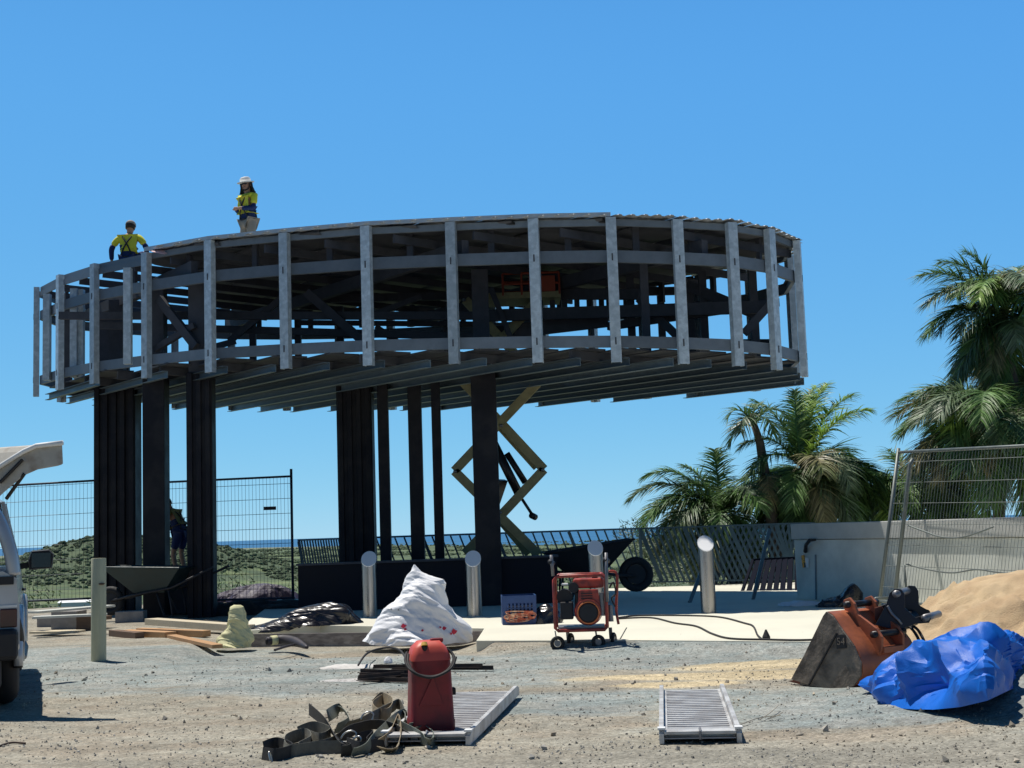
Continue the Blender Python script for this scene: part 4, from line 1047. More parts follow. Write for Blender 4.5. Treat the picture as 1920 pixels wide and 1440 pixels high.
q = G(655, 1250, 0); tag(heap(lump((q.x, q.y, land(q.x, q.y)-.02), .38, .2, .05, 3), 50, 14, .02, 9, 13).build('spilt_cement', mat('spilt_cement', (.60, .58, .55), .95, 0, .15, 12, .5, 50), smooth=True), 'pale patch of spilt cement powder left of the pickets', 'powder')

# ------------------------------------------------------------------ twig
for i, pts in enumerate(([(1390, 1362), (1425, 1353), (1465, 1352)], [(1425, 1353), (1445, 1343), (1460, 1332)], [(1440, 1352), (1455, 1350), (1468, 1346)])):
    if i == 0: tw = MB()
    tw = tw if i else tw
    o = MB().tube(catmull([gg(x, y, .015+.012*j) for j, (x, y) in enumerate(pts)], 5), .004, 5)
    if i == 0: tr_ = thing('dry_twig', 'bleached dry twig lying on the gravel right of the lone ramp', 'twig', gg(1425, 1353, 0))
    o.build('branch', mat('dead_wood', (.42, .38, .30), .9) if i == 0 else bpy.data.materials['dead_wood'], tr_, world=True)
cable([gg(-10, 1405, .01), gg(20, 1398, .02), gg(48, 1397, .012)], .008, 'stick', 'dark stick lying at the bottom left of the yard', M['rust'], 'stick')
# ------------------------------------------------------------------ excavator bucket with tilting hitch
M['bk_side'] = mat('scuffed_steel', (.21, .165, .125), .65, .15, .35, 9, .4, 30, col2=(.09, .07, .055), c2scale=6)
M['bk_shell'] = mat('orange_bucket_paint', (.44, .13, .055), .55, .1, .2, 6, .1, 30, col2=(.26, .085, .05), c2scale=4, c2lo=.4, c2hi=.65)
M['bk_black'] = mat('black_hitch_paint', (.016, .015, .018), .45, .2, .3, 8)
bq = G(1600, 1294, 0)
bk = thing('excavator_bucket', 'orange excavator bucket with grey side plates lying on its cutting edge', 'bucket', (bq.x, bq.y, 0))
pD = V((.62, -.785, 0)); wD = V((.80, .60, 0)).normalized()      # profile axis towards its back, width axis
def bp(s, h, w=0): return V((0, 0, 0))+pD*s+wD*w+V((0, 0, h))
# profile: lip at s=-.62, back around s=.1
prof = [(-.66, .03), (-.30, .62-.05), (-.235, .66), (-.17, .615), (-.04, .46), (.06, .30), (.075, .17), (.02, .06), (-.10, .0), (-.30, .0)]
prof = [(-.66, .045), (-.50, .26), (-.27, .60), (-.235, .635), (-.17, .60), (-.09, .50), (.03, .36), (.09, .23), (.08, .12), (.0, .03), (-.12, -.005), (-.40, .0)]
BW = .76
for w0, nm in ((0, 'side_plate'), (BW-.02, 'side_plate')):
    MB().ext([bp(s, h, w0) for s, h in prof], wD*.02).build(nm, M['bk_side'], bk, bevel=.003)
# weld bead across the side plate, number plate
MB().bar(bp(-.46, .01, -.006), bp(-.13, .46, -.006), .012, .012).build('edge_bar', M['bk_black'], bk)
MB().ext([bp(s, h, -.004) for s, h in ((-.14, .33), (-.04, .34), (-.04, .45), (-.14, .44))], wD*-.004).build('number_plate', M['bk_black'], bk)
tx = bpy.data.curves.new('plate_number', 'FONT'); tx.body = '54'; tx.size = .085; tx.extrude = .002; tx.align_x = 'CENTER'; tx.align_y = 'CENTER'
to = bpy.data.objects.new('plate_number', tx); COL.objects.link(to)
Mt = Matrix((pD, V((0, 0, 1)), -wD)).transposed().to_4x4(); Mt.translation = bp(-.09, .39, -.011)
dg = bpy.context.evaluated_depsgraph_get(); me = bpy.data.meshes.new_from_object(to.evaluated_get(dg)); bpy.data.objects.remove(to)
to = bpy.data.objects.new('plate_number', me); COL.objects.link(to); to.parent = bk; to.matrix_local = Mt; me.materials.append(M['bk_side'])
sp = catmull([V((s, h, 0)) for s, h in prof[3:]], 4)
outer = [bp(p.x, p.y, .02) for p in sp]; th = .018
inner = []
for i, p in enumerate(sp):
    t_ = (sp[min(i+1, len(sp)-1)]-sp[max(i-1, 0)]).normalized(); n_ = V((t_.y, -t_.x, 0)); inner.append(bp(p.x+n_.x*th, p.y+n_.y*th, .02))
b = MB(); n = len(outer); vs = outer+inner+[p+wD*(BW-.04) for p in outer]+[p+wD*(BW-.04) for p in inner]
fs = []
for i in range(n-1): fs += [(i, i+1, 2*n+i+1, 2*n+i), (n+i, 3*n+i, 3*n+i+1, n+i+1), (i, n+i, n+i+1, i+1), (2*n+i, 2*n+i+1, 3*n+i+1, 3*n+i)]
fs += [(0, 2*n, 3*n, n), (n-1, 2*n-1, 4*n-1, 3*n-1)]
b.add(vs, fs); b.build('shell', M['bk_shell'], bk, autosm=50)
MB().bar(bp(-.43, .012, .02), bp(-.43, .012, BW-.02), .3, .024, up=(0, 0, 1)).build('cutting_edge', M['bk_side'], bk)
M['rustb'] = mat('red_rust', (.16, .05, .03), .8, .1, .4, 15)
for w0 in (.05, .35, .66): MB().ext([bp(-.60, .0, w0), bp(-.60, .05, w0), bp(-.74, .02, w0)], wD*.06).build('tooth', M['rustb'], bk)
# lifting ears
for w0 in (.24, .52):
    pr = [(-.20, .57), (-.25, .66), (-.24, .72), (-.18, .74), (-.13, .69), (-.10, .60), (.0, .54), (.08, .49), (.13, .42), (.12, .31), (.08, .26), (.02, .36), (-.09, .50)]
    MB().ext([bp(s, h, w0) for s, h in pr], wD*.028).build('lifting_ear', M['bk_shell'], bk, bevel=.004)
MB().tube([bp(-.19, .68, .2), bp(-.19, .68, .62)], .028, 12).build('pin', M['bk_black'], bk, smooth=True)
MB().tube([bp(.07, .44, .2), bp(.07, .44, .62)], .028, 12).build('pin', M['bk_black'], bk, smooth=True)
MB().bar(bp(.1, .31, .26), bp(.1, .31, .52), .07, .05).build('crossbar', M['bk_shell'], bk, bevel=.004)
# hitch
hq = bp(-.02, .62, .42)+bq
hi = thing('tilt_hitch', 'black steel quick hitch with round pins resting on top of the orange bucket', 'hitch', hq)
def px_(px, py, off=0): return P(px, py, bq.y+.35+off)
def plate(pix, off, th_, nm, m=None):
    MB().ext([px_(x, y, off) for x, y in pix], V((.3, 1, 0)).normalized()*th_).build(nm, m or M['bk_black'], hi, world=True, bevel=.004)
lp = [(1641, 1172), (1662, 1132), (1668, 1112), (1678, 1104), (1690, 1105), (1696, 1114), (1697, 1140), (1716, 1158), (1738, 1152), (1746, 1160), (1742, 1168), (1716, 1170), (1690, 1180), (1665, 1178)]
plate(lp, -.05, .03, 'front_cheek'); 
lp2 = [(x+26, y-6) for x, y in lp[1:8]]+[(1725, 1140), (1742, 1144), (1748, 1154), (1746, 1162), (1700, 1168)]
plate(lp2, .22, .03, 'rear_cheek')
for (x, y) in ((1682, 1113), (1736, 1158)):
    MB().tube([px_(x-3, y+1, -.09), px_(x+24, y-7, .30)], .03, 14).build('hitch_pin', M['gen_metal'], hi, world=True, smooth=True)
MB().tube([px_(1668, 1178, -.02), px_(1690, 1168, .12), px_(1712, 1158, .22)], .07, 12).build('tilt_body', M['bk_black'], hi, world=True, smooth=True)
plate([(1652, 1136), (1668, 1130), (1700, 1175), (1698, 1200), (1676, 1204), (1650, 1170)], .06, .1, 'hitch_frame')
plate([(1640, 1140), (1652, 1136), (1672, 1160), (1668, 1186), (1650, 1182), (1640, 1160)], .0, .02, 'latch_plate', M['rustb'])
MB().tube(catmull([px_(1664, 1136, -.06), px_(1672, 1150, -.07), px_(1684, 1162, -.08), px_(1690, 1170, -.06)], 5), .012, 8).build('guard_bar', M['gen_metal'], hi, world=True, smooth=True)
for i, dx in enumerate((0, 9)):
    MB().tube(catmull([px_(1690, 1174, .05), px_(1706+dx, 1176, .0), px_(1720+dx, 1194, -.1), px_(1729+dx, 1218, -.2)], 6), .013, 8).build('hydraulic_hose', M['black_rubber'], hi, world=True, smooth=True)

# ------------------------------------------------------------------ sand heap
sq = G(1990, 1235, 0)
def sandh(nx=150, ny=110):
    b = MB(); X0, X1, Y0, Y1 = sq.x-2.0, sq.x+2.6, sq.y-1.0, sq.y+3.4
    cx, cy = sq.x+.15, sq.y+1.1
    vs = []; fs = []
    for j in range(ny+1):
        for i in range(nx+1):
            x = lerp(X0, X1, i/nx); y = lerp(Y0, Y1, j/ny)
            r = sqrt(((x-cx)/1.0)**2+((y-cy)/1.25)**2)*(1+.12*N.noise(V((x*1.2, y*1.2, 3))))
            h = .98*max(0, 1-(r/1.66)); h = h if h < .55 else .55+.22*(1-math.exp(-(h-.55)/.22))
            cr = N.noise(V((x*5, y*5, 2)))
            h += (.045*max(0, cr)**.6+.03*N.noise(V((x*11, y*11, 4)))+.05*N.noise(V((x*2.2, y*2.2, 14))))*smooth(0, .15, h)*(1.4 if h < .55 else .6)
            if h > .02: h -= .05*smooth(.16, .05, abs(N.noise(V((x*2.2+y, y*1.6, 6)))-.05))*smooth(.1, .3, h)*smooth(.75, .5, h)
            vs.append(V((x, y, land(x, y)-.015+h*1.0)))
    for j in range(ny):
        for i in range(nx): a = j*(nx+1)+i; fs.append((a, a+1, a+nx+2, a+nx+1))
    b.add(vs, fs); return b
M['sand'] = mat('heaped_sand', (.50, .37, .22), .95, 0, .12, 5, .5, 60, col2=(.44, .31, .18), c2scale=3)
tag(sandh().build('sand_heap', M['sand'], smooth=True), 'tall heap of yellow sand behind the blue tarp', 'sand heap')

# ------------------------------------------------------------------ blue tarp
M['tarp'] = mat('blue_tarpaulin', (.006, .135, .60), .42, 0, .12, 8, .2, 200, spec=.4)
tqa = G(1660, 1312, 0); tqb = G(1985, 1290, 0)
ts = tqa.y/FPX
def tarp(u, v):
    # long lumpy body along X; v = around from front ground over top to back ground
    L = 3.9/2.5
    x = lerp(1638, 2130, u)
    pr = [(1638, 1300, 1306), (1655, 1262, 1318), (1700, 1226, 1324), (1750, 1215, 1325), (1800, 1196, 1320), (1850, 1192, 1308), (1900, 1200, 1285), (1940, 1215, 1270), (1990, 1235, 1265), (2130, 1258, 1264)]
    for i in range(len(pr)-1):
        if pr[i][0] <= x <= pr[i+1][0]+1e-6:
            k = (x-pr[i][0])/(pr[i+1][0]-pr[i][0]); top = lerp(pr[i][1], pr[i+1][1], k); bot = lerp(pr[i][2], pr[i+1][2], k); break
    D0 = G(x, bot, 0).y; g0 = G(x, bot, land(G(x, bot, 0).x, D0)); D0 = g0.y
    hw = .55*sin(pi*min(1, max(.03, u*.96+.02)))**.5
    zt_ = (P(x, top, D0+hw*.9).z-g0.z)*.9
    a = pi*v
    X = g0.x; y = g0.y+hw*(1-cos(a)); z = g0.z+max(.01, zt_)*sin(a)**.7 if 0 < v < 1 else g0.z-.02
    return V((X+(y-g0.y)*X/g0.y, y, z))
b = MB(); nu, nv = 400, 120; vs = []; fs = []
for j in range(nv+1):
    for i in range(nu+1):
        u, v = i/nu, j/nv; p = tarp(u, v); e = .004
        n_ = (tarp(min(1, u+e), v)-tarp(max(0, u-e), v)).cross(tarp(u, min(1, v+e))-tarp(u, max(0, v-e)))
        n_ = n_.normalized() if n_.length > 1e-9 else V((0, 0, 1))
        if n_.z < 0 and .2 < v < .8: n_ = -n_
        q = V((p.x*2.4+p.z*1.5, p.y*2.4, p.z*3.0-p.x*1.2))
        d1, _ = N.voronoi(q, distance_metric='DISTANCE'); d2, _ = N.voronoi(q*2.1+V((3, 1, 7)), distance_metric='DISTANCE')
        k = -.03+crumple(p, 3.4, .11, 5)+crease(p.x+.3*p.y+p.z*.4, p.z*1.6+p.y*1.1-p.x*.3, 3.6, 5)*.085
        n_ = n_ if v < .5 or n_.z > 0 else -n_
        vs.append(p+V((0, -.25, 0))*0+n_*k*(sin(pi*v)**.4 if 0 < v < 1 else 0)*1.0)
for j in range(nv):
    for i in range(nu): a = j*(nu+1)+i; fs.append((a, a+1, a+nu+2, a+nu+1))
b.add(vs, fs); tag(facet(b.build('blue_tarp', M['tarp']), .07, 26), 'crumpled bright blue tarpaulin heaped in front of the sand', 'tarp')

# ------------------------------------------------------------------ timber, bags, pipe, black plastic (left)
M['timber'] = mat('fresh_pine', (.46, .26, .12), .75, 0, .15, 3, .1, 30, stretch=(1, 14, 14), rand=.12)
M['timber_pale'] = mat('pale_timber', (.58, .50, .36), .8, 0, .12, 3, .1, 30, stretch=(1, 12, 12))
M['timber_dark'] = mat('weathered_timber', (.16, .10, .065), .85, 0, .25, 4, .2, 30, stretch=(1, 12, 12))
def plank(x0, y0, x1, y1, z, w, th_, m, lab):
    a = G(x0, y0, z); b = G(x1, y1, z); tag(MB().bar(a, b, w, th_).build('timber_plank', m, bevel=.004), lab, 'plank', 'timber planks lying at the slab edge')
plank(235, 1187, 320, 1191, .05, .20, .10, M['timber'], 'orange timber plank second from the left, end towards the post')
plank(212, 1187, 262, 1192, .05, .14, .10, M['timber_dark'], 'dark short timber end nearest the wooden post')
plank(262, 1183, 388, 1188, .07, .14, .09, M['timber'], 'orange plank behind the other orange plank')
plank(322, 1193, 408, 1212, .04, .14, .05, M['timber'], 'low plank running out under the yellow bag')
plank(284, 1165, 465, 1178, .12, .24, .10, M['timber_pale'], 'long pale sunlit beam leading to the slab')
plank(170, 1157, 205, 1158, .2, .1, .06, M['timber_dark'], 'dark board behind the wooden post')
# wooden post
q = G(185, 1240, 0); s = q.y/FPX
M['logwood'] = mat('treated_pine_log', (.52, .50, .34), .8, 0, .12, 3, .1, 20, stretch=(6, 6, 1))
t = thing('timber_post', 'round pale green treated pine post standing in the gravel', 'post', (q.x, q.y, -.05))
r = 13.5*s; h = 189*s+.05
MB().loft([[V((cos(2*pi*i/22)*r*k, sin(2*pi*i/22)*r*k, z)) for i in range(22)] for z, k in ((0, 1.02), (h*.5, 1.0), (h-.01, .99), (h, .95))]).build('log', M['logwood'], t, autosm=50)
MB().loft([[V((.06+cos(2*pi*i/10)*.035*k, -r*.96+d, h-.31+sin(2*pi*i/10)*.014*k)) for i in range(10)] for k, d in ((1, .03), (1, -.004), (.5, -.01))]).build('knot', M['timber_dark'], t)
# yellow bag
M['yel'] = mat('pale_yellow_paper', (.66, .63, .36), .75, 0, .12, 6, .3, 20)
q = G(437, 1211, 0); s = q.y/FPX
def ybag(u, v):
    pr = [(1212, 408, 462), (1200, 408, 466), (1188, 414, 462), (1178, 422, 456), (1165, 428, 456), (1150, 430, 454), (1140, 432, 450), (1137, 437, 446)]
    f = v*(len(pr)-1); i = min(int(f), len(pr)-2); k = f-i; py, l, r_ = [lerp(pr[i][j], pr[i+1][j], k) for j in range(3)]
    an = 2*pi*u; return V((q.x+((l+r_)/2-437+(r_-l)/2*cos(an)*(1+.08*sin(5*an)))*s, q.y+.12+sin(an)*lerp(.2, .05, v), (1212-py)*s-.03))
tag(heap(ybag, 110, 90, .055, -6, 3).build('paper_sack', M['yel'], autosm=16), 'pale yellow paper sack slumped on the planks with its neck standing up', 'sack')
# black pipe
M['pipe'] = mat('dark_purple_pipe', (.035, .028, .035), .6, 0, .2, 10)
t = thing('pipe_offcut', 'dark corrugated pipe offcut with a yellow band lying by the slab edge', 'pipe', G(530, 1212, 0))
pp = catmull([gg(500, 1211, .06), gg(530, 1209, .07), gg(555, 1211, .05), gg(576, 1217, .02)], 6)
MB().tube(pp, [lerp(.055, .062, min(1, i/6)) if i < 12 else lerp(.062, .02, (i-12)/max(1, len(pp)-13)) for i in range(len(pp))], 14).build('pipe', M['pipe'], t, world=True, smooth=True)
MB().tube([pp[2]-V((.0, 0, 0)), pp[4]], .063, 14).build('band', M['yel'], t, world=True, smooth=True)
MB().tube([pp[0]+V((-.004, 0, 0)), pp[0]+V((.01, 0, 0))], .045, 14).build('pipe_bore', M['black_rubber'], t, world=True)
MB().tube(catmull([gg(515, 1222, .02), gg(535, 1217, .03), gg(552, 1213, .03)], 4), .016, 6).build('tail', M['pipe'], t, world=True)
# black plastic heaps
q = G(590, 1172, ZS)
M['shinyblk'] = mat('glossy_black_film', (.014, .014, .02), .3, 0, .2, 4, .1, 8, spec=.5)
tag(heap(lump((q.x+.05, q.y+.15, ZS), .62, .35, .34, 41, zfun=lambda x, y: .95+.2*x, power=.35), 200, 80, .08, -3.5, 4).build('plastic_sheet', M['shinyblk'], autosm=20), 'glossy black plastic sheeting heaped at the front of the slab', 'plastic sheet')
q = G(505, 1178, ZS)
tag(heap(lump((q.x, q.y+.1, ZS-.05), .48, .3, .22, 44, lean=.25), 150, 60, .07, -4.5, 7).build('plastic_sheet', M['shinyblk'], autosm=20), 'crumpled black plastic trailing off left of the bigger black heap', 'plastic sheet')
q = G(450, 1160, 0)
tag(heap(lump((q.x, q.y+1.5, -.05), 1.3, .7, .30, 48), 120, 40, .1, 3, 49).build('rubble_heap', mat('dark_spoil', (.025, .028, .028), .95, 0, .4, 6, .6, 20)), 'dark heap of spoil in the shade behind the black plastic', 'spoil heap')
q = G(440, 1135, 0)
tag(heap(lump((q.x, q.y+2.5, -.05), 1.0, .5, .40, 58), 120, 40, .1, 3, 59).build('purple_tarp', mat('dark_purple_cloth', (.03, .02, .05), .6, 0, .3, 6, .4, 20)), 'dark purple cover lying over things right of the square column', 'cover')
# concrete blocks and boards behind, left
M['block'] = mat('besser_block', (.30, .28, .26), .9, 0, .2, 5, .3, 30)
random.seed(31)
for i, (x, y, w_, h_, l_, m, lab) in enumerate(((122, 1180, .46, .3, .4, 'block', 'grey block with dark streaks standing left of the wooden post'), (88, 1176, .34, .2, .4, 'block', 'low grey block nearest the truck'), (160, 1182, .3, .24, .4, 'timber_dark', 'dark block of timber tight against the wooden post'), (240, 1168, .5, .2, .3, 'block', 'grey block in the shade right of the wooden post'))):
    q = G(x, y, 0); tag(MB().box((q.x, q.y+.2, h_/2), (w_, l_, h_), rnd(-.1, .1)).build('masonry_block', M[m], bevel=.01), lab, 'block', 'blocks behind the wooden post')
for i, (x0, y0, x1, y1, z, w_, lab) in enumerate(((62, 1148, 205, 1136, .36, .3, 'pale board resting on the grey blocks'), (62, 1158, 200, 1152, .30, .22, 'second pale board laid below the upper one'), (66, 1185, 150, 1184, .05, .3, 'brown plank on the gravel under the blocks'))):
    a = G(x0, y0, z); b = G(x1, y1, z); tag(MB().bar(a, b, w_, .035).build('loose_board', M['timber_pale' if i == 2 else 'concrete_wall'], bevel=.004), lab, 'board', 'boards on the blocks behind the wooden post')

# ------------------------------------------------------------------ wheelbarrows
def wheelbarrow(origin, rot, label, mt, k=1.0, wf=1.0):
    """local: x forward to the wheel, z up. tray, frame, wheel, handles, legs"""
    t = thing('wheelbarrow', label, 'wheelbarrow', origin, rot=rot)
    def rc(xa, xb, w, z): return [V((xa, -w/2, z)), V((xb, -w/2*.8, z)), V((xb, w/2*.8, z)), V((xa, w/2, z))]
    o_ = [[V((x*k, y*k, z*k)) for x, y, z in r_] for r_ in ([(-.22, -.2, .30), (.22, -.16, .30), (.22, .16, .30), (-.22, .2, .30)], [(-.50, -.36, .62), (.62, -.30, .66), (.62, .30, .66), (-.50, .36, .62)],
          [(-.47, -.33, .62), (.59, -.27, .66), (.59, .27, .66), (-.47, .33, .62)], [(-.2, -.18, .32), (.2, -.14, .32), (.2, .14, .32), (-.2, .18, .32)])]
    MB().loft(o_).build('tray', mt, t, bevel=.004)
    MB().tube([p*k for p in (V((-.50, -.36, .62)), V((.62, -.30, .66)), V((.62, .30, .66)), V((-.50, .36, .62)))], .014*k, 8, close=True).build('rim', mt, t)
    for sy in (-1, 1):
        MB().tube([V((.60*k, sy*.05*k, .2*k)), V((.25*k, sy*.17*k, .27*k)), V((-.35*k, sy*.26*k, .36*k)), V((-.95*k, sy*.30*k, .62*k))], .017*k, 8).build('handle', M['gen_dark'], t, smooth=True)
        MB().tube([V((-.30*k, sy*.24*k, .34*k)), V((-.36*k, sy*.24*k, .0)), V((-.24*k, sy*.24*k, .0)), V((-.12*k, sy*.2*k, .3*k))], .014*k, 8).build('leg', M['gen_dark'], t, smooth=True)
    R_ = .20*k*wf; c = V((.62*k, 0, R_))
    w = MB().tube([c+V((cos(2*pi*i/26), 0, sin(2*pi*i/26)))*(R_-.05*k) for i in range(26)], .05*k, 10, close=True).build('wheel', M['black_rubber'], t, smooth=True)
    MB().cyl(c+V((0, -.03, 0))*k, c+V((0, .03, 0))*k, R_*.55).build('hub', M['gen_dark'], w)
    return t
M['greentray'] = mat('green_grey_tray', (.02, .04, .043), .5, .1, .2, 6)
q = G(290, 1165, 0)
wheelbarrow((q.x-.1, 24.6, .10), (0, 0, R(172)), 'green grey wheelbarrow standing in the shade among the left columns', M['greentray'], 1.35)
q = G(1190, 1119, ZS)
wheelbarrow((q.x-.86, q.y-.1, ZS+.01), (0, R(-5), R(2)), 'big black wheelbarrow with a fat wheel behind the generator', M['bk_black'], 1.5, 1.1)
# dark bin the third man stands on
q = P(342, 1088, 26.4)
t = thing('steel_bin', 'dark steel bin in the shade that the bending worker stands on', 'bin', (q.x, q.y, 0))
MB().loft([[V((x*k, y*k, z)) for x, y in ((-.5, -.4), (.5, -.4), (.5, .4), (-.5, .4))] for z, k in ((.03, .9), (.66, 1.0), (.70, 1.03), (.72, 1.03))]).build('body', M['dark'], t, bevel=.01)
MB().box((0, 0, .73), (1.0, .8, .03)).build('lid', M['dark'], t)
for (x, y, z, sx, sy, sz, lab, m) in ((640, 1120, ZS, .9, .5, .5, 'dark toolbox under the drum beside the ribbed column', 'wall_dark'), (600, 1125, ZS, .6, .5, .75, 'tall dark carton in the shade behind the black plastic', 'rail')):
    q = G(x, y+20, z); tt = thing('tool_box', lab, 'box', (q.x, q.y, z), .2)
    MB().box((0, 0, sz*.44), (sx, sy, sz*.88)).build('body', M['wall_dark'], tt, bevel=.01); MB().box((0, 0, sz*.95), (sx*1.02, sy*1.02, sz*.11)).build('lid', M['dark'], tt, bevel=.01)

# ------------------------------------------------------------------ scissor lift
M['lift'] = mat('olive_lift_paint', (.27, .24, .12), .55, .1, .25, 6)
M['lift_o'] = mat('orange_lift_rail', (.30, .05, .02), .6, 0, .2, 6)
LD = 25.2
lc = G(938, 1150, ZS); lcx = P(938, 1000, LD).x
sl_ = thing('scissor_lift', 'olive scissor lift raised through the floor of the pavilion', 'scissor lift', (lcx, LD, ZS))
def lp_(px, py, off=0): return P(px, py, LD+off)
for off, dy in ((0, 0), (.62, 0)):
    st_ = [((1010, 1040), (852, 883)), ((872, 1038), (1020, 880)), ((852, 883), (1012, 714)), ((1020, 880), (868, 716)), ((868, 716), (1010, 560)), ((1012, 714), (872, 562))]
    for j, (a, b) in enumerate(st_):
        o2 = off+(.07 if j % 2 else -.0)
        A, B = lp_(*a, o2), lp_(*b, o2)
        MB().bar(A, B, .06, .175, up=(0, 0, 1)).build('scissor_arm', M['lift'], sl_, world=True, bevel=.008)
for x, y in ((938, 961), (940, 798), (940, 640), (1018, 881), (853, 884), (1008, 715), (870, 717), (870, 562), (1010, 560)):
    MB().tube([lp_(x, y, -.06), lp_(x, y, .78)], .035, 10).build('pivot_pin', M['gen_metal'], sl_, world=True, smooth=True)
# inner pair of arms seen behind, cylinders
for a, b in (((930, 960), (862, 890)), ((990, 1040), (935, 975)), ((935, 800), (1005, 878))):
    MB().bar(lp_(*a, .35), lp_(*b, .35), .05, .11).build('inner_arm', M['lift'], sl_, world=True, bevel=.006)
MB().tube([lp_(925, 830, .3), lp_(975, 930, .3)], .085, 12).build('hydraulic_cylinder', M['bk_black'], sl_, world=True, smooth=True)
MB().tube([lp_(950, 850, .35), lp_(985, 905, .35)], .06, 12).build('hydraulic_cylinder', M['bk_black'], sl_, world=True, smooth=True)
MB().tube([lp_(975, 930, .3), lp_(998, 965, .3)], .03, 10).build('piston_rod', M['bk_black'], sl_, world=True, smooth=True)
MB().tube([lp_(996, 966, .25), lp_(1004, 970, .35)], .06, 10).build('rod_foot', M['bk_black'], sl_, world=True, smooth=True)
MB().bar(lp_(942, 900, .2), lp_(925, 950, .3), .3, .08).build('cylinder_mount', M['bk_black'], sl_, world=True)
z1 = lp_(938, 1046, 0).z
MB().box((lcx, LD+.36, z1-.18), (2.1, .85, .3)).build('chassis', M['lift'], sl_, world=True, bevel=.03)
for dx in (-.75, .75):
    for dy in (-.05, .77):
        w = MB().cyl((lcx+dx, LD+dy-.08, ZS+.2), (lcx+dx, LD+dy+.08, ZS+.2), .2).build('wheel', M['black_rubber'], sl_, world=True, autosm=40)
MB().box((lcx, LD+.36, (z1-.3+ZS+.3)/2), (1.9, .7, max(.05, (z1-.3)-(ZS+.3)))).build('battery_box', M['bk_black'], sl_, world=True, bevel=.02)
zp = lp_(938, 556, 0).z
MB().box((lcx+.5, LD+.36, zp), (1.6, .9, .12)).build('platform', M['lift'], sl_, world=True)
for y in (LD-.08, LD+.8):
    for zz in (.22, .42): MB().tube([V((lcx+.2, y, zp+zz)), V((lcx+1.28, y, zp+zz))], .022, 8).build('guard_rail', M['lift_o'], sl_, world=True)
    for i in range(4): MB().tube([V((lcx+.2+i*.36, y, zp)), V((lcx+.2+i*.36, y, zp+.42))], .022, 8).build('guard_post', M['lift_o'], sl_, world=True)
MB().box((lcx+.95, LD-.12, zp+.2), (.5, .04, .3)).build('control_panel', M['lift_o'], sl_, world=True)
# ------------------------------------------------------------------ palms
def leaf_mat(name, c1, c2, lo=.55, hi=1.6):
    m = mat(name, c1, .5, 0, .2, 3, col2=c2, c2scale=1.2, spec=.45); isl(m, lo, hi)
    b = m.node_tree.nodes['Principled BSDF']
    nn = m.node_tree.nodes; L = m.node_tree.links
    tr_ = nn.new('ShaderNodeBsdfTranslucent'); mx = nn.new('ShaderNodeMixShader'); mx.inputs[0].default_value = .25
    src = b.inputs['Base Color'].links[0].from_socket; L.new(src, tr_.inputs[0])
    L.new(b.outputs[0], mx.inputs[1]); L.new(tr_.outputs[0], mx.inputs[2]); L.new(mx.outputs[0], nn['Material Output'].inputs[0])
    return m
M['palm'] = leaf_mat('palm_leaf', (.12, .22, .06), (.075, .15, .05))
M['palm_y'] = leaf_mat('young_palm_leaf', (.22, .34, .06), (.14, .25, .06))
M['palm_d'] = leaf_mat('dry_palm_leaf', (.24, .22, .11), (.15, .19, .07))
M['palm_s'] = leaf_mat('silvery_palm_leaf', (.16, .22, .13), (.09, .15, .06))
M['trunk'] = mat('palm_trunk', (.10, .085, .07), .9, 0, .3, 6, .5, 14, stretch=(1, 1, 5))
M['crownshaft'] = mat('crownshaft', (.08, .11, .045), .5, 0, .2, 4)
WIND = V((-.35, -.05, 0))
def frond(c, az, el, L, droop, ll=.55, n=46, wind=.35, twist=0.0):
    """one feather leaf: rib tube + many drooping leaflets"""
    b = MB(); rib = []; d = V((cos(az)*cos(el), sin(az)*cos(el), sin(el))); p = V(c); k = 18
    for i in range(k+1):
        rib.append(p.copy()); t = i/k
        d = (d+V((0, 0, -1))*droop*(.25+1.3*t)/k*1.6+WIND*wind/k*(t*2)).normalized(); p = p+d*(L/k)
    b.tube(rib, [.022*(1-.85*i/k)+.003 for i in range(k+1)], 5)
    for i in range(n):
        t = .10+.90*i/(n-1); f = t*k; j = min(int(f), k-1); q = rib[j].lerp(rib[j+1], f-j); dd = (rib[j+1]-rib[j]).normalized()
        s0 = dd.cross(V((0, 0, 1)))
        s0 = s0.normalized() if s0.length > 1e-3 else V((1, 0, 0)); un = s0.cross(dd)
        for sg in (-1, 1):
            if random.random() < .05: continue
            l = 1.2*ll*(sin(pi*(.12+.80*t))**.7)*rnd(.75, 1.15)
            a = rnd(-.35, .35)
            v = (s0*sg*(.75+.2*rnd(-1, 1))+dd*(.55+.3*t)+un*(.25+a)).normalized()
            w = .0165*rnd(.8, 1.35); q0 = q; g = V((0, 0, -1)); pts = [q0]; vv = v.copy(); m_ = 4
            for s_ in range(m_):
                vv = (vv+g*(.20+.12*rnd(-1, 1))+WIND*.10).normalized(); pts.append(pts[-1]+vv*l/m_)
            wd_ = dd.cross(v).cross(v); wd_ = wd_.normalized() if wd_.length > 1e-3 else dd
            wd_ = (wd_+V((rnd(-.5, .5), rnd(-.5, .5), rnd(-.3, .3)))).normalized()
            vs = []
            for s_, pt in enumerate(pts): ww = w*(1-(s_/m_)**1.6*.93)*(.7 if s_ == 0 else 1); vs += [pt-wd_*ww, pt+wd_*ww]
            b.add(vs, [(2*s_, 2*s_+1, 2*s_+3, 2*s_+2) for s_ in range(m_)])
    return b
